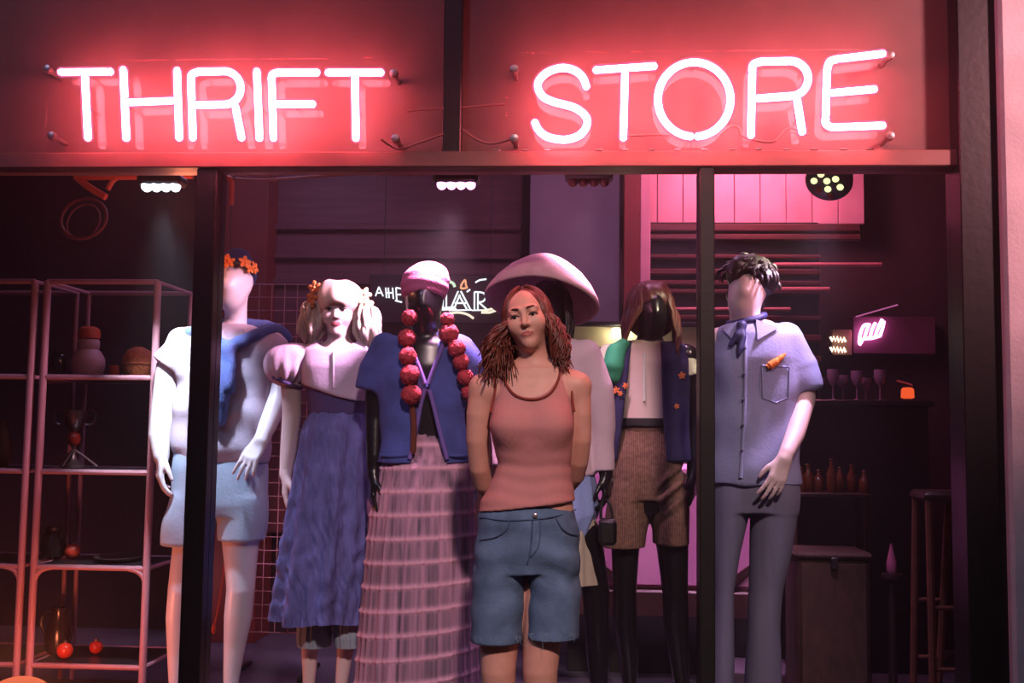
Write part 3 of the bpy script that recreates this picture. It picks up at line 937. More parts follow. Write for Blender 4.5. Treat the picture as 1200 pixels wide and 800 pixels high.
# ---- the tall white mannequin behind the left mullion
def build_flower_crown_man():
    Y = 4.75
    root = mannequin('white faceless mannequin with flower crown and grey shirt behind the left mullion', Y, 245)
    fd = field_px(165, 350, 295, 840, Y, -0.30, 0.24, 0.0062)
    fd.loft(rows_px([(385, 245, 300, .05), (400, 214, 320, .085), (430, 212, 318, .11), (480, 216, 312, .105), (530, 212, 310, .11), (580, 210, 312, .115), (600, 212, 310, .1)], Y), 0.02)
    fd.chain(nodes_px([(272, 398, .01, 24), (276, 378, .02, 13), (277, 352, .015, 12.5)], Y), k=0.03)
    R = head_frame(math.radians(-6), math.radians(0), math.radians(4))
    hc = W(274, 334, Y - .03); q = egg(fd, hc, R, 1.0)
    # arms
    N = nodes_px([(213, 400, 0, 17), (199, 430, 0, 15.5), (192, 478, -.02, 14.5), (187, 510, -.05, 12.5), (189, 534, -.07, 9.5)], Y); fd.chain(N, k=0.02)
    hand(fd, N[-1][0], (0.05, -0.1, -1), (0.8, 0.5, 0), (0.35, -1, 0), 1.02, 0.34)
    N = nodes_px([(321, 400, 0, 16), (333, 440, .02, 14), (328, 464, -.02, 12.5), (313, 500, -.10, 10.5), (306, 516, -.145, 8.5)], Y); fd.chain(N, k=0.02)
    hand(fd, N[-1][0], (-0.40, -0.25, -0.85), (0.25, 1, 0), (-1, 0, 0.15), 0.98, 0.16, 0.16)
    for ns, an in (([(235, 590, 0, 28), (222, 640, 0, 19), (213, 690, -.01, 15.5), (210, 725, .01, 15), (208, 765, .02, 11.5), (207, 800, .02, 9)], -0.3),
                   ([(284, 590, 0, 28), (282, 640, 0, 20.5), (282, 690, -.01, 16), (279, 722, .01, 16), (275, 755, .02, 12.5), (271, 795, .02, 9)], 0.25)):
        N = nodes_px(ns, Y); p = N[-1][0]; N.append((Vector((p.x, p.y, 0.075)), .03)); fd.chain(N, k=0.02); foot(fd, N[-1][0], ang=an)
    V, Q = fd.mesh(1); npobj('body', V, Q, M_white, root)
    base(root)
    # shorts
    M_sh = mat('pale_blue_grey_shorts', rgb(172, 186, 204), 0.9, var=0.08, vs=10, bump=0.25, bs=90)
    sf = field_px(180, 330, 515, 650, Y, -.24, .24, .0062)
    sf.loft(rows_px([(522, 207, 312, .118), (550, 204, 314, .128), (590, 201, 314, .128), (604, 203, 312, .118)], Y), 0, p=2.3)
    sf.loft(rows_px([(560, 216, 250, .08), (582, 202, 260, .112), (610, 194, 252, .11), (638, 191, 245, .108)], Y), .012, p=2.3)
    sf.loft(rows_px([(560, 264, 300, .08), (582, 254, 312, .112), (610, 257, 312, .11), (633, 256, 309, .108)], Y), .012, p=2.3)
    garment('shorts', sf, M_sh, root, 2, .006, 21, (8, 6, 6))
    # shirt
    M_s1 = mat('lilac_grey_shirt_cotton', rgb(186, 172, 186), 0.9, var=0.08, vs=9, bump=0.25, bs=100)
    sf = field_px(165, 355, 370, 560, Y, -.24, .24, .0060)
    sf.loft(rows_px([(380, 250, 296, .055), (392, 222, 316, .09), (405, 208, 326, .108), (440, 206, 322, .13), (490, 208, 317, .125), (525, 204, 317, .134), (541, 207, 313, .126)], Y), 0, p=2.3)
    sf.chain(nodes_px([(217, 402, 0, 19), (200, 428, 0, 20.5)], Y), k=.03, flat_end=True)
    sf.chain(nodes_px([(316, 402, 0, 19), (333, 432, .01, 20)], Y), k=.03, flat_end=True)
    garment('shirt', sf, M_s1, root, 2, .010, 5, (8, 6, 7))
    # collar
    cm = MB()
    for p in (((262, 384), (252, 402), (268, 408)), ((285, 384), (292, 402), (275, 408))):
        P = [W(x, y, Y - .085 - .0016 * (y - 384)) for x, y in p]
        bk = [v + Vector((0, .012, 0)) for v in P]; cm.add(P + bk, [(0, 1, 2), (5, 4, 3), (0, 3, 4, 1), (1, 4, 5, 2), (2, 5, 3, 0)])
    obj('collar', cm, M_s1, root)
    # sweater knotted over the shoulders
    M_sw = mat('blue_knit_sweater', rgb(76, 96, 150), 0.95, var=0.2, vs=30, bump=0.6, bs=160)
    sf = field_px(225, 355, 365, 510, Y, -.28, .2, .006)
    sf.chain(nodes_px([(336, 396, .02, 7), (325, 388, .0, 7.5), (303, 391, -.078, 7.5), (282, 400, -.120, 7), (266, 408, -.135, 7)], Y), k=.015)
    sf.chain(nodes_px([(215, 393, .0, 9), (232, 392, -.06, 10), (252, 401, -.12, 9), (266, 408, -.135, 9)], Y), k=.015)
    sf.chain(nodes_px([(215, 393, .0, 9), (240, 388, .06, 11), (275, 383, .09, 12), (310, 386, .06, 11), (330, 392, .0, 9)], Y), k=.015)
    sf.chain(nodes_px([(264, 410, -.145, 9), (259, 440, -.15, 9.5), (258, 470, -.15, 10), (257, 492, -.148, 8)], Y), k=.012)
    sf.chain(nodes_px([(268, 410, -.14, 8), (270, 432, -.15, 8), (268, 455, -.15, 7)], Y), k=.012)
    sf.ell(W(265, 408, Y - .145), (.036, .028, .036), None, .012)
    garment('tied_sweater', sf, M_sw, root, 1, .004, 9, (14, 10, 10))
    # cap and flower crown
    M_cap = mat('navy_felt_cap', rgb(34, 40, 84), 0.9, var=0.2)
    hf = Field((hc.x - .15, Y - .16, hc.z - .08), (hc.x + .15, Y + .18, hc.z + .2), .006)
    hf.ell(q(0, .020, .058), (.086, .102, .086), R, 0); hf.plane(q(0, -.0, .052), R @ Vector((0, -.62, -1)))
    hf.ell(q(-.01, .02, .135), (.045, .05, .03), R, .04)
    garment('cap', hf, M_cap, root, 2, .002, 3, (20, 20, 20))
    M_fl = mat('orange_silk_flowers', rgb(232, 128, 52), 0.7, var=0.2, vs=20)
    M_lf = mat('crown_wire_leaves', rgb(62, 56, 30), 0.8)
    rg = MB(); P = []
    for i in range(24):
        a = 2 * math.pi * i / 24; P.append(q(.082 * math.sin(a), .012 - .100 * math.cos(a), .066 - .018 * math.cos(a) * -1 + .0))
    rg.tube(P, .006, 8, closed=True); ring = obj('flower_crown', rg, M_lf, root)
    for i, a in enumerate((-82, -58, -36, -16, -4, 40, 58, 76)):
        a = math.radians(a); d = R @ Vector((math.sin(a), -math.cos(a), .25))
        flower(q(.084 * math.sin(a), .012 - .104 * math.cos(a), .070 + .016 * math.cos(a) + (.010 if i % 2 else -.006)), d, .029 if i % 3 else .024, M_fl, ring)
build_flower_crown_man()


# ---- the blonde doll in lilac blouse and long violet skirt
def build_blonde_doll():
    Y = 4.55
    root = mannequin('blonde pigtailed mannequin in puff sleeved blouse and long violet skirt', Y, 385)
    fd = field_px(318, 460, 320, 850, Y, -.24, .26, .0055)
    fd.loft(rows_px([(403, 376, 420, .045), (413, 355, 438, .07), (440, 360, 428, .09), (465, 366, 424, .085), (490, 366, 424, .085), (540, 356, 430, .11), (600, 354, 432, .11), (615, 358, 428, .1)], Y), .02)
    fd.chain(nodes_px([(397, 410, .01, 18), (397, 396, 0, 13), (397, 380, 0, 12.5)], Y), k=.03)
    N = nodes_px([(354, 416, 0, 12), (341, 445, 0, 12), (342, 485, .0, 11), (338, 530, -.02, 9.5), (335, 556, -.03, 7.5)], Y); fd.chain(N, k=.018)
    hand(fd, N[-1][0], (0.06, -0.12, -1), (0.9, 0.3, 0), (-0.25, -1, 0), .90, .2)
    N = nodes_px([(437, 416, .02, 12), (444, 450, .06, 12), (440, 495, .11, 10.5), (432, 535, .15, 8.5), (430, 552, .16, 7.5)], Y); fd.chain(N, k=.018)
    hand(fd, N[-1][0], (-0.1, 0.1, -1), (-0.9, 0.3, 0), (0, -1, 0), .88, .3)
    for ns, an in (([(372, 605, 0, 25), (366, 680, 0, 15), (364, 735, .0, 11.5), (363, 765, .02, 9.5), (362, 800, .02, 7)], -.2), ([(412, 605, 0, 25), (410, 680, 0, 15), (408, 735, 0, 11.5), (404, 765, .02, 9.5), (400, 800, .02, 7)], .2)):
        N = nodes_px(ns, Y); p = N[-1][0]; N.append((Vector((p.x, p.y, .07)), .026)); fd.chain(N, k=.02); foot(fd, N[-1][0], ang=an)
    R = head_frame(math.radians(0), math.radians(-4), math.radians(-3)); S = .93
    hc = W(397, 366, Y - .01); q = face_head(fd, hc, R, S, ears=False)
    V, Q = fd.mesh(1)
    L = (V - np.array(hc)) @ np.array(R) / S
    lip = ((((L[:, 0] / .022) ** 2 + ((L[:, 2] + .0555) / .012) ** 2) < 1) & (L[:, 1] < -.078)).astype(float)
    npobj('body', V, Q, M_doll, root, {'lip': lip}); base(root)
    for sx in (-1, 1):
        o = obj('eye', MB().ball(q(sx * .031, -.0735, .0095), .0128 * S, 14, 10), M_eye, root)
        obj('iris', MB().ball(q(sx * .031, -.0842, .0090), (.0062 * S, .003, .0062 * S), 12, 8), M_iris, o)
        obj('eyelashes', MB().tube([q(sx * (.031 + dx), -.0868 + abs(dx) * .3, .0150 - 12 * dx * dx) for dx in (-.017, -.008, 0, .008, .018)], [.001, .002, .0026, .0026, .0015], 6), M_lash, root)
        obj('eyebrow', MB().tube([q(sx * bx, by, bz) for bx, by, bz in ((.014, -.093, .0335), (.026, -.090, .037), (.042, -.080, .034))], [.002, .0026, .0012], 6), M_brow, root)
    # bloomers, skirt, bodice, blouse
    M_bl = mat('pale_blue_bloomers', rgb(150, 166, 184), 0.9, var=.1)
    for (a, b_) in ((348, 388), (392, 428)):
        skirt('bloomer_leg', [(680, a + 6, b_ - 6, .06), (715, a + 2, b_ - 2, .075), (745, a, b_, .085), (756, a + 1, b_ - 1, .08)], Y, M_bl, root, 14, .03, a)
    M_sk = mat('violet_blue_crinkled_cotton', rgb(104, 104, 170), 0.8, var=.3, vs=18, bump=1.0, bs=55, stretch=(1.6, 1.6, .5))
    skirt('skirt', [(480, 366, 426, .085), (492, 358, 430, .105), (510, 352, 433, .13), (550, 346, 434, .165), (600, 338, 434, .185), (660, 329, 432, .20), (724, 321, 429, .205)], Y, M_sk, root, 9, .085, 4, hem_wave=.006, crinkle=.0032)
    M_bo = mat('dark_violet_bodice', rgb(92, 74, 130), 0.9, var=.1)
    sf = field_px(340, 450, 430, 500, Y, -.2, .2, .0055)
    sf.loft(rows_px([(438, 357, 430, .100), (460, 360, 428, .098), (486, 364, 427, .092)], Y), 0, p=2.2)
    garment('bodice', sf, M_bo, root, 2, .003, 2)
    M_b = mat('lilac_white_blouse_cotton', rgb(216, 190, 216), 0.9, var=.06, vs=8, bump=.25, bs=90)
    sf = field_px(290, 475, 392, 485, Y, -.24, .24, .0055)
    sf.loft(rows_px([(400, 366, 430, .062, .01), (411, 353, 440, .086, .006), (430, 355, 434, .108), (452, 355, 431, .112), (470, 357, 430, .112)], Y), 0, p=2.4)
    a = W(397, 398, Y); g = ppm(Y, 397); sf.ell((a.x, Y - .03, a.z), (24 / g, .25, 13 / g), None, .004, 'cut')
    p1, p2 = W(355, 450, Y), W(430, 474, Y); sf.plane(((p1.x + p2.x) / 2, Y, (p1.z + p2.z) / 2), ((p2.z - p1.z), 0, -(p2.x - p1.x)), .004)
    o, Vb, Qb = garment('blouse', sf, M_b, root, 2, .0035, 6, (9, 6, 7))
    for (cx, cy, dy, sx) in ((336, 428, -.0, -1), (449, 424, .05, 1)):
        sf = field_px(cx - 50, cx + 50, 385, 480, Y + dy, -.2, .2, .0055)
        Rm = Matrix.Rotation(math.radians(22 * -sx), 3, 'Y')
        sf.ell(W(cx, cy, Y + dy), (27 / g, .095, 24 / g), Rm, 0)
        sf.ell(W(cx - sx * 14, cy - 12, Y + dy), (20 / g, .075, 14 / g), None, .03)
        V, Q = sf.mesh(2); Cc = np.array(W(cx + sx * 2, cy + 26, Y + dy))
        an = np.arctan2(V[:, 1] - Cc[1], V[:, 0] - Cc[0])
        V = V + normals(V, Q) * (np.sin(an * 13) * .006 * np.clip((W(0, cy - 16, Y).z - V[:, 2]) / .12, .1, 1))[:, None]
        sl = npobj('puff_sleeve', V, Q, M_b, root)
        P = []
        c0 = W(cx + sx * 1, cy + 19, Y + dy)
        for i in range(20):
            t = 2 * math.pi * i / 20; P.append(c0 + Rm @ Vector((.068 * math.cos(t), .066 * math.sin(t), -.0)))
        bd = MB(); bd.tube(P, .008, 8, closed=True); obj('sleeve_band', bd, M_bo, sl)
    P = [stick(390.5, y, Vb, Y - .1, .001) for y in (413, 425, 440, 455)]
    obj('placket', MB().tube(P, .006, 8), M_b, o)
    # wig: fringe, two bunches with flowers
    M_w = mat('platinum_blonde_wig', rgb(232, 206, 196), 0.5, var=.2, vs=22, stretch=(1, 1, .2))
    hf = Field((hc.x - .2, Y - .2, hc.z - .15), (hc.x + .2, Y + .2, hc.z + .2), .0058)
    hf.ell(q(0, .022, .052), (.090, .098, .082), R, 0)
    hf.ell(q(0, -.02, .055), (.082, .092, .062), R, .03)
    hf.ell(q(-.03, .0, .085), (.055, .07, .055), R, .03); hf.ell(q(.035, .0, .085), (.055, .07, .055), R, .02)
    hf.ell(q(0, -.118, -.030), (.055, .07, .068), R, .008, 'cut')
    V, Q = hf.mesh(2); V = folds(V, Q, .004, 7, (26, 26, 3)); wig = npobj('wig', V, Q, M_w, root)
    mb = MB(); rng = random.Random(3)
    for i in range(34):
        a = math.radians(-72 + 144 * i / 33 + rng.uniform(-3, 3)); d = Vector((math.sin(a), -math.cos(a), 0))
        P = [q(d.x * .072 * f_, d.y * .094 * f_ + .004, z) for f_, z in ((.35, .132), (.75, .118), (1.0, .090), (1.10, .055), (1.10, .030 + rng.uniform(-.004, .008)))]
        lock_mesh(mb, P, .0085, 6, 4, .25)
    obj('fringe', mb, M_w, root, True, False)
    for sx, px_, py_ in ((-1, 366, 374), (1, 430, 380)):
        c = W(px_, py_, Y - .01); bm = MB()
        for i in range(46):
            a = rng.uniform(0, 6.28); e = rng.uniform(-.9, .9)
            st = q(sx * .086, .01, .015)
            d = Vector((math.cos(a) * .055, math.sin(a) * .055, e * .05))
            P = [st + Vector((0, 0, rng.uniform(-.01, .01))), st.lerp(c, .45) + d * .55 + Vector((sx * .02, 0, .02)), c + d, c + d * .7 + Vector((0, 0, -.045)), c + d * .45 + Vector((0, 0, -.07 - rng.uniform(0, .02)))]
            lock_mesh(bm, P, .010, 6, 4, .3)
        bun = obj('pigtail', bm, M_w, root, True, False)
    M_f2 = mat('cream_silk_flowers', rgb(240, 206, 160), 0.7, var=.12)
    M_f3 = mat('apricot_silk_flowers', rgb(236, 150, 90), 0.7, var=.15)
    for px_, py_, m_, r_ in ((369, 337, M_f3, .030), (366, 349, M_f3, .028), (363, 358, M_f3, .022), (427, 345, M_f2, .030), (428, 356, M_f2, .034), (431, 365, M_f2, .026)):
        c = W(px_, py_, Y - .04); flower(c, (-.3 if px_ < 397 else .3, -1, .1), r_, m_, wig, 'hair_flower')
build_blonde_doll()


# ---- the black mannequin in pink cap, denim jacket and tiered pink skirt
def build_pompom_mannequin():
    Y = 4.32
    root = mannequin('black mannequin in pink knit cap, pompom garland and tiered pink skirt', Y, 490)
    fd = field_px(420, 570, 310, 860, Y, -.26, .24, .006)
    fd.loft(rows_px([(394, 480, 522, .045), (404, 452, 538, .075), (430, 452, 540, .095), (470, 458, 536, .09), (510, 460, 536, .09), (560, 450, 545, .11), (610, 450, 545, .11)], Y), .02)
    fd.chain(nodes_px([(499, 406, .01, 20), (499, 388, 0, 15), (498, 370, 0, 15)], Y), k=.03)
    R = head_frame(0, math.radians(-6), math.radians(-4)); hc = W(497, 353, Y - .005); q = egg(fd, hc, R, 1.0)
    N = nodes_px([(450, 408, 0, 15), (440, 445, 0, 13), (440, 490, .0, 11.5), (439, 535, -.03, 10), (438, 556, -.04, 8)], Y); fd.chain(N, k=.02)
    hand(fd, N[-1][0], (0.0, -0.1, -1), (0.9, 0.35, 0), (-.1, -1, 0), .95, .3)
    N = nodes_px([(538, 408, 0, 15), (550, 445, .02, 13), (553, 490, .05, 11.5), (553, 535, .06, 10), (552, 560, .06, 8)], Y); fd.chain(N, k=.02)
    hand(fd, N[-1][0], (0, -0.1, -1), (-0.9, 0.35, 0), (0, -1, 0), .95, .3)
    for x, an in ((472, -.2), (520, .2)):
        N = nodes_px([(x, 605, 0, 26), (x, 700, 0, 16), (x, 770, .02, 14), (x, 820, .02, 9)], Y); p = N[-1][0]; N.append((Vector((p.x, p.y, .075)), .03)); fd.chain(N, k=.02); foot(fd, N[-1][0], ang=an)
    V, Q = fd.mesh(1); npobj('body', V, Q, M_ebony, root); base(root)
    M_cap = mat('bright_pink_knit_cap', rgb(206, 104, 150), 0.95, var=.08, vs=20, bump=.5, bs=130)
    hf = Field((hc.x - .16, Y - .17, hc.z - .08), (hc.x + .16, Y + .2, hc.z + .2), .006)
    hf.ell(q(0.0, .018, .062), (.095, .110, .092), R, 0); hf.ell(q(.03, .02, .10), (.062, .08, .052), R, .03)
    hf.plane(q(0, -.09, .030), R @ Vector((0, -.30, -1)))
    V, Q = hf.mesh(2); L = (V - np.array(hc)) @ np.array(R)
    V = V + normals(V, Q) * (np.sin(L[:, 2] * 170 + 9 * L[:, 0] + 25 * L[:, 0] ** 2 * 20) * .0012)[:, None]
    npobj('knit_cap', V, Q, M_cap, root)
    M_ski = mat('pink_gauze_with_grey_threads', rgb(104, 88, 106), 0.9, var=.15, vs=20, bump=.3, bs=120, stretch=(2, 2, .05), c2=rgb(206, 150, 178))
    attr_mix(M_ski, 'ruffle', rgb(236, 172, 198))
    skirt('tiered_skirt', [(506, 466, 530, .088), (530, 452, 545, .105), (545, 444, 551, .125), (580, 437, 555, .145), (640, 430, 557, .16), (720, 423, 558, .168), (800, 417, 560, .172), (846, 414, 562, .175)], Y, M_ski, root, 26, .022, 12, tiers=(26.3 / ppm(Y, 490), .020), lift=.16, n=260, m=330)
    # denim jacket, open at the front
    M_j = mat('indigo_denim_jacket', rgb(74, 84, 158), 0.9, var=.25, vs=12, bump=.3, bs=150)
    sf = field_px(405, 585, 385, 555, Y, -.26, .24, .0056)
    sf.loft(rows_px([(392, 474, 526, .055), (399, 452, 540, .082), (412, 440, 546, .106), (440, 441, 547, .120), (480, 446, 547, .116), (515, 446, 549, .120), (542, 441, 552, .130)], Y), 0, p=2.35)
    sf.chain(nodes_px([(452, 410, 0, 18), (440, 433, 0, 20), (437, 456, 0, 20)], Y), k=.03, flat_end=True)
    sf.chain(nodes_px([(537, 410, 0, 18), (549, 433, .01, 20), (553, 456, .02, 20)], Y), k=.03, flat_end=True)
    sf.chain(nodes_px([(500, 392, -.13, 19), (500, 452, -.13, 2)], Y), k=.004, op='cut', squash=.22)
    sf.chain(nodes_px([(500, 450, -.13, 2), (501, 505, -.13, 12), (502, 560, -.13, 23)], Y), k=.004, op='cut', squash=.22)
    o, Vj, Qj = garment('denim_jacket', sf, M_j, root, 2, .0085, 14, (9, 7, 8))
    M_lap = mat('violet_jacket_facing', rgb(122, 96, 176), 0.9, var=.12)
    for path in ([(478, 398), (484, 412), (491, 430), (498, 450)], [(521, 398), (516, 412), (509, 430), (502, 450)], [(498, 456), (493, 475), (488, 500), (480, 538)], [(503, 456), (508, 475), (514, 500), (524, 538)]):
        P = [stick(x, y, Vj, Y - .1, .002, .014) for x, y in path]; obj('front_facing', MB().tube(spline(P, 5), .0085, 8), M_lap, o)
    P = [stick(x, y, Vj, Y - .1, .001, .012) for x, y in ((446, 533), (455, 534), (465, 534), (478, 533))]; obj('hem_band', MB().tube(P, .007, 8), M_j, o)
    P = [stick(x, y, Vj, Y - .1, .001, .012) for x, y in ((525, 533), (533, 534), (541, 534), (548, 533))]; obj('hem_band', MB().tube(P, .007, 8), M_j, o)
    # pompom garland
    M_pp = mat('crimson_pompom_wool', rgb(196, 62, 76), 0.95, var=.3, vs=60, bump=1.0, bs=140)
    L_ = [(480, 372, 10), (477, 396, 11), (478, 417, 11), (480, 439, 12), (482, 462, 12)]
    R_ = [(524, 374, 8.5), (526, 391, 12), (535, 408, 11), (540, 424, 10), (545, 442, 10), (550, 460, 10)]
    gp = []
    for S_ in (L_, R_):
        gp.append([(W(x, y, Y - .10) if i == 0 else stick(x, y, Vj, Y - .1, .026, .02), r) for i, (x, y, r) in enumerate(S_)])
    P = [p for p, r in gp[0][::-1]] + [q(-.04, .10, -.09), q(.04, .10, -.09)] + [p for p, r in gp[1]]
    M_str = mat('brown_garland_cord', rgb(104, 46, 34), 0.9)
    gl = obj('pompom_garland', MB().tube(spline(P, 6), .003, 6), M_str, root)
    for i, (p, r) in enumerate(gp[0] + gp[1]):
        obj('pompom', MB().ball(p, r / ppm(p.y, 500), 26, 18, None, lambda d, i=i: fuzz(d, i * 1.7)), M_pp, gl, True, False)
    P = [stick(x, y, Vj, Y - .1, .012, .014) for x, y in ((483, 474), (485, 500), (484, 532))]
    obj('tassel', MB().tube(spline(P, 5), [.006] + [.012] * 9 + [.006], 8), M_str, gl)
build_pompom_mannequin()


# ---- the one under the wide hat, half hidden by the woman
def build_hat_mannequin():
    Y = 4.55
    root = mannequin('black mannequin in wide brimmed hat and pale shirt behind the woman', Y, 645)
    fd = field_px(575, 735, 320, 850, Y, -.24, .24, .0065)
    fd.loft(rows_px([(400, 625, 668, .045), (412, 606, 688, .075), (440, 606, 690, .095), (490, 612, 684, .09), (540, 606, 690, .11), (620, 604, 694, .11), (640, 606, 690, .1)], Y), .02)
    fd.chain(nodes_px([(646, 412, .01, 20), (645, 392, 0, 15), (644, 372, 0, 15)], Y), k=.03)
    R = head_frame(math.radians(-4), 0, math.radians(5)); hc = W(643, 360, Y); q = egg(fd, hc, R, 1.0)
    N = nodes_px([(688, 418, 0, 14), (702, 460, .0, 12), (708, 505, -.01, 11), (709, 545, -.02, 9), (710, 556, -.02, 8)], Y); fd.chain(N, k=.02)
    hand(fd, N[-1][0], (0.02, -0.1, -1), (-0.9, 0.3, 0), (0, -1, 0), .95, .5)
    N = nodes_px([(606, 418, 0, 14), (592, 460, .02, 12), (588, 505, .03, 11), (592, 548, .02, 9)], Y); fd.chain(N, k=.02)
    hand(fd, N[-1][0], (0, -0.1, -1), (0.9, 0.3, 0), (0, -1, 0), .95, .3)
    for x, an in ((632, -.2), (698, .2)):
        N = nodes_px([(x * .6 + 650 * .4, 630, 0, 27), (x, 690, 0, 16), (x + 1, 725, .0, 14), (x + 3, 765, .02, 14), (x + 4, 810, .02, 10)], Y); p = N[-1][0]; N.append((Vector((p.x, p.y, .075)), .03)); fd.chain(N, k=.02); foot(fd, N[-1][0], ang=an)
    V, Q = fd.mesh(1); npobj('body', V, Q, M_ebony, root); base(root)
    M_cr = mat('cream_linen_skirt', rgb(196, 180, 160), 0.9, var=.1)
    skirt('cream_underskirt', [(560, 612, 690, .1), (620, 606, 700, .125), (682, 604, 703, .135)], Y, M_cr, root, 12, .03, 5)
    M_bs = mat('pale_blue_satin_skirt', rgb(140, 158, 206), 0.55, var=.15)
    skirt('blue_overskirt', [(530, 610, 690, .112), (570, 604, 698, .132), (615, 600, 702, .148), (650, 601, 690, .15)], Y, M_bs, root, 9, .035, 9, lift=.5)
    M_ps = mat('white_pink_shirt_cotton', rgb(222, 192, 204), 0.9, var=.06, bump=.2, bs=90)
    sf = field_px(565, 735, 390, 570, Y, -.22, .22, .0062)
    sf.loft(rows_px([(397, 624, 672, .05), (404, 608, 688, .08), (418, 600, 695, .105), (450, 602, 694, .118), (500, 606, 690, .112), (556, 602, 697, .125)], Y), 0, p=2.35)
    sf.chain(nodes_px([(686, 416, 0, 18), (700, 455, 0, 17.5), (706, 505, -.01, 16.5), (707, 552, -.02, 13.5)], Y), k=.02, flat_end=True)
    sf.chain(nodes_px([(608, 416, 0, 18), (592, 455, .02, 17), (588, 505, .03, 16), (591, 546, .02, 13)], Y), k=.02, flat_end=True)
    garment('shirt', sf, M_ps, root, 2, .0045, 31, (7, 6, 5))
    M_dh = mat('dark_brown_wig', rgb(40, 26, 28), 0.5, var=.3, vs=25, stretch=(1, 1, .2))
    hf = Field((hc.x - .16, Y - .16, hc.z - .14), (hc.x + .16, Y + .2, hc.z + .17), .0065)
    hf.ell(q(0, .024, .03), (.088, .100, .085), R, 0); hf.ell(q(0, .05, -.03), (.085, .07, .09), R, .03); hf.ell(q(0, -.12, -.01), (.05, .075, .07), R, .008, 'cut')
    garment('wig', hf, M_dh, root, 2, .004, 4, (26, 26, 3))
    def eR(t, r): return W(660 + 6 * t, 425 + r.uniform(-14, 6), Y - .08 + .10 * r.random())
    def eL(t, r): return W(622 + 6 * t, 425 + r.uniform(-14, 6), Y - .08 + .10 * r.random())
    locks('wig_lengths', root, M_dh, q(0, .02, 0), R, (.086, .1, .11), [(48, 120, 34, 70, eR, .004, .008), (-120, -48, 34, 70, eL, .004, .008)], 8)
    # the hat, pushed back so that its hollow underside shows
    M_h = mat('pink_straw_hat', rgb(226, 172, 178), 0.9, var=.08, vs=30, bump=.5, bs=120)
    out = [(0.002, .178), (.05, .176), (.09, .166), (.13, .146), (.17, .112), (.205, .068), (.232, .02), (.240, -.006), (.236, -.016)]
    inn = [(.226, -.008), (.196, .052), (.16, .092), (.12, .122), (.105, .135), (.06, .158), (.002, .162)]
    c = W(635, 352, Y + .0); Rh = Matrix.Rotation(math.radians(6), 3, 'Y') @ Matrix.Rotation(math.radians(-19), 3, 'X')
    mb = MB(); mb.lathe(out + inn, (0, 0, 0), 56)
    mb.v = [tuple(c + Rh @ Vector((x * 1.0, y, z + .006 * math.sin(3 * math.atan2(y, x))))) for x, y, z in mb.v]
    obj('wide_brimmed_hat', mb, M_h, root, True, False)
    # bag in its hand
    M_bag = mat('black_leather_bag', rgb(22, 18, 20), 0.45, var=.1, bump=.2)
    bx = thing('handbag', W(711, 632, Y - .02), 'small black handbag hanging from the hand of the wide hat mannequin', 'bag')
    a, d = W(701, 636, Y - .02), W(722, 606, Y - .02)
    obj('bag_body', MB().box((a.x, Y - .14, a.z), (d.x, Y - .05, d.z), .014), M_bag, bx)
    P = [W(704, 608, Y - .095), W(705, 592, Y - .085), W(709, 585, Y - .06), W(715, 592, Y - .085), W(718, 608, Y - .095)]
    obj('handle', MB().tube(spline(P, 6), .006, 8), M_bag, bx)
build_hat_mannequin()


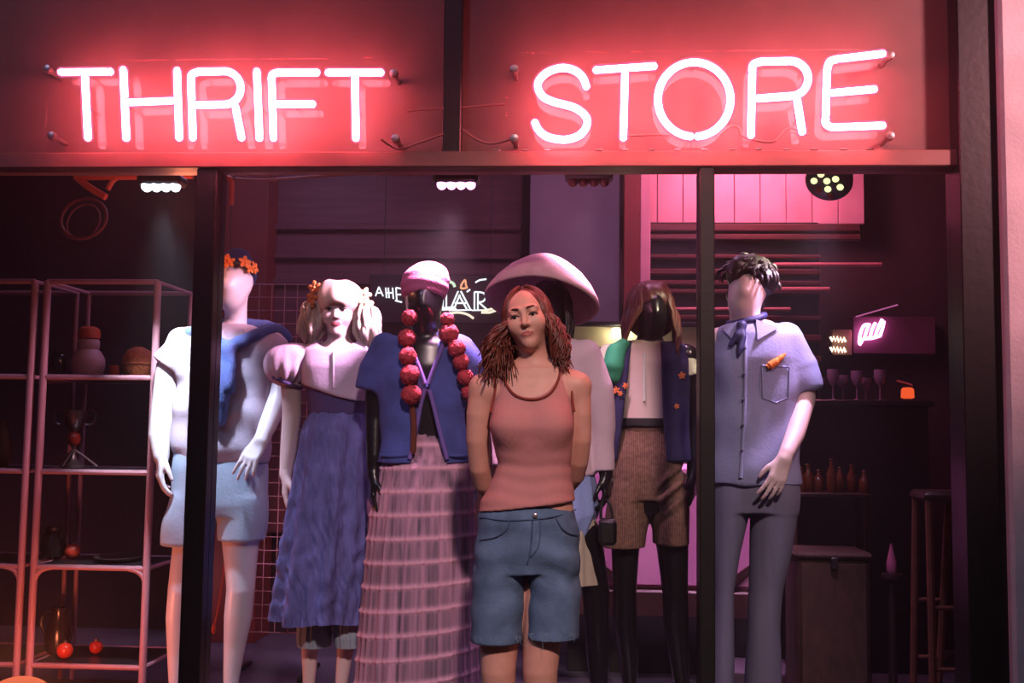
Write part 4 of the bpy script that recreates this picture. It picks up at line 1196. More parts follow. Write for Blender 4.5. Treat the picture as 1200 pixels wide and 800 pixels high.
# ---- the black mannequin in vest and tweed shorts
def build_tweed_mannequin():
    Y = 4.9
    root = mannequin('black mannequin with auburn bob, cream top and brown tweed shorts', Y, 760)
    fd = field_px(690, 835, 335, 840, Y, -.26, .24, .0065)
    fd.loft(rows_px([(400, 742, 780, .045), (412, 722, 800, .075), (440, 724, 796, .095), (480, 732, 786, .088), (520, 728, 790, .1), (570, 722, 796, .115), (600, 726, 794, .1)], Y), .02)
    fd.chain(nodes_px([(761, 412, .01, 18), (761, 396, 0, 14), (762, 375, 0, 14)], Y), k=.03)
    R = head_frame(math.radians(3), math.radians(-8), 0); hc = W(763, 363, Y - .01); q = egg(fd, hc, R, 1.0)
    for sx, xs in ((-1, (717, 709, 707, 711, 714)), (1, (804, 814, 816, 814, 812))):
        N = nodes_px([(xs[0], 416, 0, 13.5), (xs[1], 455, .02, 11.5), (xs[2], 500, .02, 10.5), (xs[3], 540, -.01, 9), (xs[4], 556, -.02, 7.5)], Y); fd.chain(N, k=.02)
        hand(fd, N[-1][0], (-sx * .05, -.1, -1), (-sx * .9, .3, 0), (0, -1, 0), .95, .35)
    for ns, an in (([(742, 590, 0, 24), (733, 640, 0, 16.5), (732, 690, -.01, 13.5), (732, 725, .01, 14), (736, 770, .02, 11.5), (738, 800, .02, 9)], -.2), ([(782, 590, 0, 24), (788, 640, 0, 18.5), (791, 690, -.01, 15), (792, 725, .01, 14.5), (796, 770, .02, 12), (799, 800, .02, 9)], .2)):
        N = nodes_px(ns, Y); p = N[-1][0]; N.append((Vector((p.x, p.y, .075)), .03)); fd.chain(N, k=.02); foot(fd, N[-1][0], ang=an)
    V, Q = fd.mesh(1); npobj('body', V, Q, M_ebony, root); base(root)
    M_cr = mat('cream_pink_cotton_top', rgb(232, 208, 196), 0.9, var=.08, bump=.2, bs=90)
    sf = field_px(705, 815, 395, 505, Y, -.2, .2, .006)
    sf.loft(rows_px([(399, 738, 788, .052), (408, 722, 800, .082), (425, 722, 798, .105), (460, 729, 788, .103), (497, 729, 788, .106)], Y), 0, p=2.3)
    o, Vt, Qt = garment('top', sf, M_cr, root, 2, .003, 5)
    P = [stick(755, y, Vt, Y - .1, .003) for y in (414, 440, 470)]; obj('drawstring', MB().tube(P, .0065, 8), mat('white_cord', rgb(236, 236, 224), .8), o)
    # tweed shorts, creased
    ma = mat('brown_tweed', rgb(134, 100, 84), 0.95, var=.3, vs=60, bump=.4, bs=160)
    nt = ma.node_tree; wv = nd(nt, 'ShaderNodeTexWave'); wv.inputs['Scale'].default_value = 34; wv.inputs['Distortion'].default_value = 1.5
    tcn = [x for x in nt.nodes if x.type == 'TEX_COORD'][0]; nt.links.new(tcn.outputs['Object'], wv.inputs[0])
    b_ = nt.nodes['Principled BSDF']; old = b_.inputs['Base Color'].links[0].from_socket
    mx = nd(nt, 'ShaderNodeMix'); mx.data_type = 'RGBA'; mx.inputs['Factor'].default_value = .45; mx.blend_type = 'MULTIPLY'
    ca = [x for x in mx.inputs if x.type == 'RGBA']; nt.links.new(old, ca[0]); nt.links.new(wv.outputs[0], ca[1]); nt.links.new([x for x in mx.outputs if x.type == 'RGBA'][0], b_.inputs['Base Color'])
    sf = field_px(690, 825, 485, 655, Y, -.24, .24, .0062)
    sf.loft(rows_px([(494, 731, 786, .103), (508, 728, 788, .112), (530, 719, 797, .128), (556, 715, 803, .136), (585, 714, 805, .13)], Y), 0, p=2.3)
    sf.loft(rows_px([(545, 728, 756, .085), (568, 714, 765, .122), (600, 709, 762, .12), (641, 704, 757, .118)], Y), .012, p=2.3)
    sf.loft(rows_px([(545, 768, 794, .085), (568, 759, 805, .122), (600, 762, 807, .12), (637, 764, 807, .118)], Y), .012, p=2.3)
    V, Q = sf.mesh(2)
    pa, pb = W(765, 590, Y), W(806, 555, Y)
    t = ((V[:, 2] - pa.z) - (pb.z - pa.z) / (pb.x - pa.x) * (V[:, 0] - pa.x)) / .035
    rr = 1 / (1 + np.exp(-(V[:, 0] - W(768, 560, Y).x) / .012))
    V = V + normals(V, Q) * (np.cos(t * 3.0) * np.exp(-(t / 2.2) ** 2) * .012 * rr)[:, None]
    V = folds(V, Q, .003, 17, (8, 5, 5)); npobj('tweed_shorts', V, Q, ma, root)
    sf = field_px(715, 800, 485, 510, Y, -.2, .2, .005); sf.loft(rows_px([(490, 727, 789, .112), (500, 726, 790, .116)], Y), 0, p=2.3)
    garment('belt', sf, M_black, root, 1)
    # open vest with small flowers
    M_v = mat('navy_flowered_vest', rgb(46, 44, 84), 0.9, var=.25, vs=25, bump=.2)
    sf = field_px(690, 830, 395, 560, Y, -.24, .24, .006)
    sf.loft(rows_px([(400, 730, 796, .06), (407, 716, 806, .090), (425, 710, 809, .116), (460, 710, 808, .118), (500, 710, 808, .124), (540, 714, 810, .138)], Y), 0, p=2.35)
    sf.chain(nodes_px([(758, 392, -.13, 17), (756, 440, -.13, 20), (754, 475, -.13, 23), (752, 560, -.13, 30)], Y), k=.004, op='cut', squash=.2)
    for x in (706, 815): a = W(x, 424, Y); sf.ell((a.x, Y, a.z), (9 / ppm(Y), .3, 24 / ppm(Y)), None, .004, 'cut')
    o, Vv, Qv = garment('vest', sf, M_v, root, 2, .003, 7)
    M_of = mat('orange_embroidery', rgb(214, 120, 70), 0.8)
    for x, y, r_ in ((722, 457, .017), (733, 452, .014), (727, 461, .012), (799, 440, .016), (793, 476, .012), (716, 478, .012)):
        flower(stick(x, y, Vv, Y - .1, .002), (0, -1, 0), r_, M_of, o, 'embroidered_flower')
    M_g = mat('emerald_green_scarf', rgb(38, 142, 100), 0.8, var=.15)
    sf = field_px(695, 760, 390, 460, Y, -.26, .2, .005)
    N = [(stick(x, y, Vv, Y - .1, -.004, .014), r / ppm(Y, 720)) for x, y, r in ((730, 404, 8), (722, 414, 12), (719, 428, 13), (718, 440, 10))]
    sf.chain(N, k=.01)
    garment('green_scarf', sf, M_g, root, 2, .002, 3, (14, 10, 10))
    M_sl = mat('pale_green_cotton_sleeve', rgb(206, 214, 186), 0.9, var=.06)
    sf = field_px(690, 730, 395, 445, Y, -.2, .2, .006); sf.chain(nodes_px([(714, 415, 0, 12.5), (708, 430, .0, 14.5)], Y), k=0, flat_end=True)
    garment('short_sleeve', sf, M_sl, root, 2, .002, 2)
    sf = field_px(790, 835, 395, 480, Y, -.2, .2, .006); sf.chain(nodes_px([(803, 416, 0, 12.5), (810, 440, .0, 14)], Y), k=0, flat_end=True)
    garment('short_sleeve', sf, M_sl, root, 2, .002, 2)
    # auburn bob
    M_bob = mat('auburn_bob_wig', rgb(92, 44, 38), 0.4, var=.3, vs=25, stretch=(1, 1, .2))
    hf = Field((hc.x - .17, Y - .17, hc.z - .17), (hc.x + .17, Y + .2, hc.z + .18), .0062)
    hf.ell(q(0, .02, .04), (.098, .105, .088), R, 0); hf.ell(q(0, .03, -.04), (.108, .085, .085), R, .04); hf.ell(q(.012, -.12, -.045), (.056, .085, .088), R, .01, 'cut')
    garment('bob_wig', hf, M_bob, root, 2, .005, 6, (26, 26, 3))
    def e1(t, r): return W(735 - 6 * t, 412 + r.uniform(-10, 6), Y - .07 + .1 * r.random())
    def e2(t, r): return W(790 + 8 * t, 414 + r.uniform(-10, 6), Y - .09 + .1 * r.random())
    locks('wig_lengths', root, M_bob, q(0, .02, 0), R, (.098, .106, .12), [(-120, -34, 44, 78, e1, .004, .009), (40, 120, 44, 78, e2, .006, .009)], 18)
build_tweed_mannequin()


# ---- the right-hand mannequin in blue shirt and flared trousers
def build_flares_mannequin():
    Y = 4.45
    root = mannequin('pale mannequin with dark wig, navy neck scarf and grey flared trousers', Y, 885)
    fd = field_px(810, 965, 295, 870, Y, -.30, .24, .006)
    fd.loft(rows_px([(376, 858, 904, .05), (390, 844, 926, .085), (420, 842, 930, .11), (470, 844, 926, .105), (530, 842, 928, .11), (590, 842, 930, .11)], Y), .02)
    fd.chain(nodes_px([(878, 392, .01, 24), (875, 376, 0, 16), (873, 360, 0, 15)], Y), k=.035)
    R = head_frame(math.radians(-15), math.radians(10), math.radians(2)); hc = W(876, 340, Y - .01); q = egg(fd, hc, R, 1.0)
    N = nodes_px([(926, 398, 0, 16), (939, 430, 0, 14.5), (943, 468, -.01, 12.5), (932, 508, -.10, 11), (922, 530, -.165, 9), (919, 538, -.175, 8.5)], Y); fd.chain(N, k=.02)
    hand(fd, N[-1][0], (-0.36, -0.12, -0.9), (-0.3, 1, 0), (-1, -0.1, 0.1), .92, .22, .14)
    N = nodes_px([(844, 398, 0, 15), (833, 440, .02, 12), (830, 490, .04, 10), (829, 530, .03, 9), (830, 550, .02, 8)], Y); fd.chain(N, k=.02)
    hand(fd, N[-1][0], (0.02, .0, -1), (0.9, .3, 0), (0, -1, 0), .9, .3)
    for ns, an in (([(857, 590, 0, 18), (850, 640, 0, 13), (848, 690, 0, 9), (847, 760, .01, 9.5), (846, 830, .02, 8)], -.15), ([(909, 590, 0, 20), (899, 690, 0, 14), (895, 760, .02, 12), (894, 830, .02, 9)], .2)):
        N = nodes_px(ns, Y); p = N[-1][0]; N.append((Vector((p.x, p.y, .075)), .03)); fd.chain(N, k=.02); foot(fd, N[-1][0], ang=an)
    V, Q = fd.mesh(1); npobj('body', V, Q, M_doll, root); base(root)
    M_tr = mat('blue_grey_corduroy', rgb(112, 108, 134), 0.9, var=.1, vs=12, bump=.3, bs=120, stretch=(3, 3, .2))
    sf = field_px(820, 950, 545, 860, Y, -.22, .22, .0062)
    sf.loft(rows_px([(550, 838, 932, .115), (575, 834, 936, .124), (600, 836, 934, .12)], Y), 0, p=2.3)
    sf.loft(rows_px([(560, 846, 874, .08), (582, 835, 884, .112), (610, 835, 876, .100), (650, 836, 867, .085), (690, 838, 860, .072), (740, 836, 860, .076), (800, 833, 860, .088), (848, 830, 862, .1)], Y), .012)
    sf.loft(rows_px([(560, 894, 922, .08), (582, 882, 935, .112), (610, 879, 932, .106), (650, 878, 926, .094), (690, 878, 918, .084), (740, 876, 914, .084), (800, 873, 916, .09), (848, 869, 920, .1)], Y), .012)
    garment('flared_trousers', sf, M_tr, root, 2, .006, 19, (8, 6, 3))
    M_bsh = mat('sky_blue_shirt_cotton', rgb(134, 138, 176), 0.9, var=.08, vs=9, bump=.25, bs=90)
    sf = field_px(810, 970, 365, 580, Y, -.24, .24, .0058)
    sf.loft(rows_px([(379, 856, 904, .056), (384, 846, 920, .08), (392, 838, 934, .102), (420, 836, 938, .124), (470, 837, 934, .122), (520, 834, 935, .126), (567, 832, 938, .136)], Y), 0, p=2.35)
    sf.chain(nodes_px([(922, 396, 0, 18), (938, 428, 0, 20), (944, 456, .0, 17)], Y), k=.03, flat_end=True)
    sf.chain(nodes_px([(847, 396, 0, 17), (834, 430, .02, 15), (831, 458, .03, 13)], Y), k=.03, flat_end=True)
    V, Q = sf.mesh(2)
    V = folds(V, Q, .010, 23, (8, 6, 8)); o = npobj('shirt', V, Q, M_bsh, root)
    P = [stick(x, y, V, Y - .1, .001, .012) for x, y in ((873, 392), (873, 420), (873, 455), (872, 490), (870, 525), (868, 560))]
    obj('placket', MB().tube(spline(P, 4), .0075, 8), M_bsh, o)
    M_btn = mat('dark_button', rgb(60, 60, 90), .4)
    for y in (408, 438, 468, 498, 528): obj('button', MB().lathe([(.002, 0), (.006, -.001), (.006, -.003), (.002, -.004)], stick(873 - (y - 400) * .03, y, V, Y - .1, .009, .012), 12, 'y'), M_btn, o)
    cm = MB()
    for p in (((864, 376), (846, 384), (860, 400)), ((886, 374), (912, 384), (888, 398))):
        P = [stick(x, y, V, Y - .1, .012, .014) for x, y in p]; bk = [v + Vector((0, .012, 0)) for v in P]
        cm = MB().add(P + bk, [(0, 1, 2), (5, 4, 3), (0, 3, 4, 1), (1, 4, 5, 2), (2, 5, 3, 0)]); obj('collar_point', cm, M_bsh, o)
    pk = [stick(x, y, V, Y - .1, .002, .012) for x, y in ((893, 428), (925, 430), (924, 466), (909, 472), (894, 466), (893, 428))]
    obj('chest_pocket_seam', MB().tube(pk, .003, 6), M_bsh, o)
    P = [stick(x, y, V, Y - .1, .006, .012) for x, y in ((899, 430), (903, 428), (909, 424), (915, 419), (921, 414))]
    obj('orange_patch', MB().tube(spline(P, 5), [.010] * 4 + [.015] * 8 + [.011] * 4 + [.009, .007, .006, .005, .003], 10), mat('orange_patch_felt', rgb(226, 118, 40), .8), o)
    # scarf
    M_sc = mat('navy_silk_scarf', rgb(36, 38, 88), 0.6, var=.2)
    sf = field_px(840, 915, 355, 425, Y, -.26, .2, .0055)
    c = W(875, 374, Y); P = []
    for i in range(17):
        t = 2 * math.pi * i / 16; P.append((c + Vector((.070 * math.cos(t), .074 * math.sin(t), .012 * math.sin(t) + .018 * math.cos(t))), .0145))
    sf.chain(P, k=0)
    kn = W(869, 381, Y - .10); sf.ell(kn, (.022, .02, .02), None, .01)
    sf.chain([(kn, .010)] + [(stick(x, y, V, Y - .1, .010, .014), r) for x, y, r in ((864, 392, .015), (856, 404, .010))], k=.01)
    sf.chain([(kn, .010)] + [(stick(x, y, V, Y - .1, .010, .014), r) for x, y, r in ((871, 394, .015), (867, 408, .013), (865, 417, .006))], k=.01)
    garment('neck_scarf', sf, M_sc, root, 1, .002, 4, (16, 14, 14))
    # tousled dark wig
    M_dw = mat('near_black_wig', rgb(30, 20, 22), 0.45, var=.3, vs=25)
    hf = Field((hc.x - .2, Y - .2, hc.z - .1), (hc.x + .2, Y + .2, hc.z + .22), .0062)
    hf.ell(q(.0, .02, .066), (.092, .106, .084), R, 0); hf.ell(q(-.055, -.03, .060), (.045, .07, .062), R, .02); hf.ell(q(.06, .0, .055), (.05, .07, .055), R, .02); hf.ell(q(.0, .06, -.01), (.085, .06, .07), R, .03)
    hf.ell(q(-.012, -.125, -.050), (.062, .085, .075), R, .008, 'cut')
    garment('wig', hf, M_dw, root, 1, .006, 6, (20, 20, 14))
    rng = random.Random(9); mb = MB()
    for i in range(90):
        a = math.radians(rng.uniform(-120, 120)); e = math.radians(rng.uniform(5, 85))
        d = Vector((math.sin(a) * math.cos(e), -math.cos(a) * math.cos(e), math.sin(e)))
        p0 = Vector((d.x * .086, .02 + d.y * .098, .065 + d.z * .074)); dr = Vector((math.sin(a) * .012 + rng.uniform(-.03, .03), -math.cos(a) * .02, -.045 + rng.uniform(-.02, .025)))
        lock_mesh(mb, [q(*p0), q(*(p0 + d * .014 + dr * .4)), q(*(p0 + d * .018 + dr * .8)), q(*(p0 + d * .010 + dr * 1.15))], .008, 6, 4, .2)
    obj('wig_locks', mb, M_dw, root, True, False)
build_flares_mannequin()

# ================================================================== LAMPS IN THE SHOP
M_can = mat('black_lamp_housing', rgb(26, 22, 24), 0.45)
M_lens_w = glow('cold_white_led', (0.80, 0.86, 1.0), 9.0)
M_lens_p = glow('magenta_led', (1.0, 0.40, 0.90), 5.0)
M_lens_g = glow('lime_led', (0.86, 1.0, 0.40), 1.6)
M_lens_off = mat('unlit_lens', rgb(120, 40, 40), 0.3)
M_pipe = mat('orange_lit_pipe_and_strap', rgb(206, 84, 52), 0.55, var=.1)  # neon's orange light put into the pipe colour; the strap is orange itself
M_pipe_d = mat('ceiling_rod', rgb(150, 84, 74), 0.5)  # the same orange light put into the rail colour


def led_lamp(px, py, Y, w, h, lens, label, light=None, tilt=0.0, dots=None):
    """housing on a ceiling rod, a row of lenses on the underside edge"""
    c = W(px, py, Y); g = ppm(Y, px)
    r = thing('stage_lamp', c, label, 'lamp')
    hw, hh = w / g / 2, h / g / 2
    hb = MB().box((c.x - hw - .012, Y - .05, c.z + hh * .2), (c.x + hw + .012, Y + .05, c.z + hh + .022), .010)
    obj('housing', hb, M_can, r)
    obj('ceiling_rod', MB().tube([(c.x, Y + .02, c.z + hh), (c.x, Y + .02, TOP + .02)], .009, 8), M_can, r)
    n = dots or 4
    for i in range(n):
        x = c.x - hw + (i + .5) * 2 * hw / n
        obj('lens', MB().ball((x, Y - .012, c.z), (hw / n * 1.02, .030, hh), 14, 10), lens, r)
    if light:
        for (pw, colr, tg, ang, bl) in light:
            lamp('SPOT', 'beam', (c.x, Y - .0, c.z - hh - .05), pw, colr, r, tg, spot_size=math.radians(ang), spot_blend=bl, shadow_soft_size=.04)
    return r

led_lamp(190, 219, 4.28, 46, 13, M_lens_w, 'cold white stage lamp under the orange lit pipe, far left', [(LED_WHITE, (.80, .88, 1.0), W(196, 470, 4.8), 42, .8), (LED_WHITE * .75, (.62, .74, 1.0), W(285, 650, 4.75), 46, .9)])
led_lamp(535, 217, 4.26, 46, 12, M_lens_p, 'magenta stage lamp glowing above the knit cap mannequin', [(LED_PINK, (1.0, .62, .92), W(420, 510, 4.6), 62, .8), (LED_PINK * 1.3, (1.0, .50, .78), W(500, 640, 4.35), 62, .9), (LED_PINK * .75, (1.0, .55, .74), W(285, 420, 4.75), 44, .8)])
led_lamp(690, 213, 4.5, 50, 14, M_lens_off, 'unlit stage lamp above the wide brimmed hat', [(LED_VIOLET, (1.0, .55, .80), W(655, 420, 4.6), 70, .8)])  # lamp shows unlit; its pink beam is added to brighten the hat
# the round lamp with lime dots
c = W(972, 210, 4.3)
r = thing('stage_lamp', c, 'round black stage lamp with lime dots above the blue shirt mannequin', 'lamp')
Rt = Matrix.Rotation(math.radians(22), 3, 'Y') @ Matrix.Rotation(math.radians(-42), 3, 'X')
mb = MB(); mb.lathe([(.002, .04), (.06, .038), (.088, .012), (.09, -.012), (.080, -.018), (.002, -.016)], (0, 0, 0), 28)
mb.v = [tuple(c + Rt @ Vector(p)) for p in mb.v]; obj('housing', mb, M_can, r)
for i, (a, b_) in enumerate(((-.052, .020), (-.040, -.018), (-.008, .0), (.010, .032), (.018, -.022), (.048, .004), (.030, .058), (-.02, .050))):
    p = c + Rt @ Vector((a, b_, -.019)); mb = MB(); mb.ball((0, 0, 0), (.0135, .0135, .008), 12, 8)
    mb.v = [tuple(p + Rt @ Vector(v)) for v in mb.v]; obj('lens', mb, M_lens_g if i < 6 else M_lens_off, r)
obj('ceiling_rod', MB().tube([c + Vector((0, .03, .03)), (c.x, 4.36, TOP + .02)], .009, 8), M_can, r)
lamp('SPOT', 'beam', c + Vector((-.03, -.02, -.09)), LED_GREEN, (1.0, .92, .62), r, W(770, 440, 4.9), spot_size=math.radians(44), spot_blend=.8, shadow_soft_size=.05)
lamp('SPOT', 'beam', c + Vector((-.0, -.0, -.09)), LED_GREEN * 1.7, (.90, .60, .95), r, W(890, 560, 4.45), spot_size=math.radians(70), spot_blend=.9, shadow_soft_size=.05)
# unseen ceiling lights: one washes the pink wall, others added as fill
lamp('AREA', 'unseen_ceiling_light', (0.9, 5.9, 2.95), 24, (1.0, .27, .40), None, W(860, 215, 6.4), size=.5)
lamp('AREA', 'unseen_ceiling_light', (0.3, 5.0, 2.98), 16, (1.0, .42, .78), None, (0.1, 5.3, 0), size=.8)
lamp('AREA', 'unseen_ceiling_light', (-1.6, 5.5, 2.98), 7, (.70, .50, 1.0), None, (-1.3, 5.2, 0), size=.6)

p = W(795, 620, 5.45)
lamp('SPOT', 'unseen_ceiling_light', (p.x, 4.98, 2.98), 420, (1.0, .50, .84), None, p, spot_size=math.radians(34), spot_blend=.8, shadow_soft_size=.06)  # unseen spot added to brighten the settee

# pipes and rods under the ceiling
def rod(name, label, cat, pts, r, material, Y=None):
    P = [W(x, y, Yq) for x, y, Yq in pts]
    P = spline(P, 6) if len(P) > 2 else P
    return tag(obj(name, MB().tube(P, r, 10), material), label, cat)
a, c2 = W(88, 207, 4.55), W(226, 205, 4.55)
pr = thing('pipe_bracket', W(150, 200, 4.55), 'pipe with orange neon light in its colour and a curved brace, high on the left', 'pipe')
obj('pipe', MB().tube([a, c2], .017, 12), M_pipe, pr)
obj('brace', MB().tube(spline([W(90, 207, 4.55), W(100, 216, 4.55), W(112, 224, 4.55), W(124, 231, 4.55)], 6), .015, 10), M_pipe, pr)
obj('brace', MB().tube(spline([W(139, 207, 4.55), W(132, 212, 4.55), W(126, 222, 4.55)], 6), .011, 10), M_pipe, pr)
for x in (100, 215):
    p = W(x, 205, 4.55); obj('hanger', MB().tube([p, (p.x, 4.55, TOP + .02)], .008, 8), M_can, pr)
hp = thing('hoop', W(98, 232, 4.8), 'rust red bentwood hoop hanging under the orange lit pipe', 'hoop')
c = W(98, 256, 4.8); P = []
for i in range(36):
    t = 2 * math.pi * i / 36; P.append(c + Vector((.105 * math.cos(t), .02 * math.sin(t), .095 * math.sin(t))))
mb = MB(); mb.tube(P, .008, 8, closed=True); obj('ring', mb, mat('dark_rust_bentwood', rgb(120, 50, 44), .6), hp)
P = [c + Vector((.075 * math.cos(2 * math.pi * i / 36) - .01, .02 + .03 * math.sin(2 * math.pi * i / 36), .085 * math.sin(2 * math.pi * i / 36) - .01)) for i in range(36)]
mb = MB(); mb.tube(P, .005, 8, closed=True); obj('inner_ring', mb, M_post, hp)
obj('string', MB().tube([c + Vector((0, 0, .09)), (c.x, 4.8, TOP + .02)], .002, 5), M_can, hp)
hr = thing('hanging_rail', W(360, 206, 5.0), 'thin rail, orange light in its colour, with a hook left of the magenta lamp', 'rail')
obj('rail', MB().tube(spline([W(257, 207, 5.0), W(300, 211, 5.0), W(350, 208, 5.0), W(420, 204, 5.0), W(490, 205, 5.0)], 6), .006, 8), M_pipe_d, hr)
obj('hook', MB().tube(spline([W(262, 207, 5.0), W(269, 209, 5.0), W(272, 218, 5.0), W(271, 240, 5.0)], 6), .011, 8), M_pipe, hr)
for x in (275, 480):
    p = W(x, 207, 5.0); obj('hanger', MB().tube([p, (p.x, 5.0, TOP + .02)], .005, 8), M_can, hr)

# ================================================================== LEFT: SHELVES AND WHAT STANDS ON THEM
M_shelf = mat('white_enamelled_shelf_tube', rgb(176, 126, 138), 0.5, var=.05)
M_board = mat('smoked_shelf_board', rgb(40, 34, 38), 0.3)
YS, DS = 4.85, 0.42
def zs(py): return W(110, py, YS).z
LV = [330, 442, 553, 665, 781]


def shelf_unit(xl, xr, label):
    r = thing('shelf_unit', ((xl + xr) / 2, YS + DS / 2, 0), label, 'shelf', 'white tube shelving on the left')
    for x in (xl, xr):
        for y in (YS, YS + DS):
            obj('post', MB().tube([(x, y, 0), (x, y, zs(329))], .0165 if y == YS else .011, 10), M_shelf, r)
    for i, py in enumerate(LV):
        z = zs(py); rail = .012
        for y in (YS, YS + DS): obj('rail', MB().tube([(xl, y, z), (xr, y, z)], rail, 8), M_shelf, r)
        for x in (xl, xr): obj('rail', MB().tube([(x, YS, z), (x, YS + DS, z)], .009, 8), M_shelf, r)
        if i > 0: obj('shelf_board', MB().box((xl + .01, YS + .012, z - .006), (xr - .01, YS + DS - .012, z + .008), .002), M_board, r)
    z = zs(665)
    for sx, x in ((1, xl), (-1, xr)):
        obj('corner_brace', MB().tube(spline([(x, YS, z - .085), (x + sx * .012, YS, z - .04), (x + sx * .04, YS, z - .012), (x + sx * .085, YS, z)], 5), .012, 8), M_shelf, r)
    return r
xB0, xB1 = W(45, 560, YS).x, W(176, 560, YS).x
xA1 = W(30, 560, YS).x
shelf_unit(xB0, xB1, 'white tube shelf unit holding the jar and trophy, left of the mannequins')
shelf_unit(xA1 - .62, xA1, 'white tube shelf unit cut off by the left edge of the view')
M_cer = mat('pale_stoneware', rgb(176, 140, 146), 0.55, var=.1)
M_terra = mat('terracotta_glaze', rgb(196, 78, 48), 0.5, var=.12)
M_wick = mat('woven_wicker', rgb(176, 92, 56), 0.85, var=.3, vs=40, bump=.8, bs=70)
M_silver = mat('tarnished_silver', rgb(150, 126, 126), 0.3, 0.9)
M_redb = mat('red_knop_and_highlight', rgb(220, 60, 36), 0.25, coat=.5)  # trophy knop, and the lamp's red highlights painted as balls
M_pot = mat('dark_glazed_pot', rgb(42, 28, 30), 0.25, coat=.4)
YC = YS + .2
def onshelf(px, lev): p = W(px, 400, YC); return Vector((p.x, YC, zs(LV[lev]) + .0105))
g = ppm(YC, 100)
p = onshelf(104, 1)
r = thing('lidded_jar', p, 'pale stoneware jar with a terracotta lid on the upper shelf', 'jar')
obj('jar_body', MB().lathe([(.045, 0), (.068, .012), (.078, .05), (.076, .085), (.058, .118), (.045, .130), (.050, .138), (.050, .168), (.044, .176)], p, 32), M_cer, r)
obj('lid', MB().lathe([(.040, .176), (.050, .182), (.052, .205), (.046, .226), (.030, .236), (.002, .240)], p, 28), M_terra, r)
p = onshelf(70, 1)
tag(obj('dark_pot', MB().lathe([(.02, 0), (.034, .01), (.042, .05), (.034, .09), (.024, .104), (.028, .116), (.022, .116), (.02, .1)], p, 24), M_pot), 'small dark glazed pot left of the stoneware jar', 'pot')
p = onshelf(137, 1)
tag(obj('terracotta_cup', MB().lathe([(.02, 0), (.026, .01), (.030, .055), (.027, .055), (.022, .012), (.002, .01)], p, 20), M_terra), 'little terracotta cup between the jar and the round basket', 'cup')
p = onshelf(163, 1)
bk = thing('round_basket', p, 'round woven basket at the right end of the upper shelf', 'basket')
obj('basket_body', MB().lathe([(.045, 0), (.066, .02), (.074, .06), (.068, .10), (.050, .128), (.02, .142), (.002, .144)], p, 32), M_wick, bk)
rg = MB(); rg.tube([p + Vector((.074 * math.cos(t * .2618), .074 * math.sin(t * .2618), .062)) for t in range(24)], .006, 6, closed=True); obj('woven_rim', rg, M_wick, bk)
# trophy
p = onshelf(92, 2)
tr = thing('trophy_cup', p, 'tarnished two handled trophy cup on the middle shelf', 'trophy')
obj('cup_bowl', MB().lathe([(.012, .165), (.022, .175), (.046, .205), (.056, .25), (.058, .268), (.050, .268), (.044, .225), (.01, .19)], p, 28), M_silver, tr)
obj('stem', MB().lathe([(.055, .0), (.055, .012), (.03, .03), (.012, .055), (.009, .085), (.012, .10)], p, 24), M_silver, tr)
obj('knop', MB().ball(p + Vector((0, 0, .135)), (.030, .030, .038), 18, 12), M_redb, tr)
for sx in (-1, 1):
    obj('handle', MB().tube(spline([p + Vector((sx * a, 0, z)) for a, z in ((.052, .262), (.080, .270), (.098, .245), (.085, .205), (.05, .200))], 6), .006, 8), M_silver, tr)
for k in range(3):
    a = 2 * math.pi * k / 3 + .5
    obj('foot', MB().tube(spline([p + Vector((0, 0, .085)), p + Vector((.05 * math.cos(a), .05 * math.sin(a), .05)), p + Vector((.105 * math.cos(a), .105 * math.sin(a), .006))], 5), .006, 8), M_silver, tr)
# the two lower shelves
for px, lev, rr, lab in ((96, 3, .036, 'red ball standing in for a lamp highlight, third shelf behind the tray'), (104, 4, .036, 'red ball standing in for a lamp highlight, front of the bottom shelf'), (126, 4, .030, 'orange red ball standing in for a lamp highlight beside the dark jug, bottom shelf')):
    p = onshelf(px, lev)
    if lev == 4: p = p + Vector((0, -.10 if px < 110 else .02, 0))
    o = thing('red_highlight_ball', p, lab, 'painted highlight')
    obj('ball', MB().ball(p + Vector((0, 0, rr)), rr, 24, 16), M_redb, o); obj('highlight_ball_cap', MB().lathe([(.009, 2 * rr - .003), (.009, 2 * rr + .008), (.003, 2 * rr + .010)], p, 12), M_silver, o)  # bright red ball painted where the lamp glints on dark pots
p = onshelf(150, 3)
ty = thing('serving_tray', p, 'oval pink metal tray on the third shelf beside the right post', 'tray')
mb = MB(); mb.lathe([(.002, .006), (.085, .006), (.10, .018), (.108, .022), (.108, .018), (.09, .0), (.002, .0)], (0, 0, 0), 36); mb.v = [(p.x + x * .95, p.y + y * 1.3, p.z + z) for x, y, z in mb.v]; obj('tray_dish', mb, M_silver, ty)
p = onshelf(74, 3)
tag(obj('dark_pot', MB().lathe([(.03, 0), (.05, .015), (.058, .06), (.05, .11), (.034, .13), (.04, .146), (.032, .146), (.03, .12)], p, 26), M_pot), 'squat black glazed pot at the left end of the third shelf', 'pot')
p = onshelf(84, 4)
jg = thing('dark_jug', p, 'dark glazed jug at the left end of the bottom shelf', 'jug')
obj('jug_body', MB().lathe([(.035, 0), (.055, .02), (.060, .08), (.046, .14), (.032, .18), (.038, .21), (.031, .21), (.026, .18)], p, 26), M_pot, jg)
obj('handle', MB().tube(spline([p + Vector((-.034, 0, .19)), p + Vector((-.072, 0, .18)), p + Vector((-.082, 0, .13)), p + Vector((-.058, 0, .085))], 6), .007, 8), M_pot, jg)
p = W(8, 400, YC); p = Vector((p.x, YC, zs(553) + .0105))
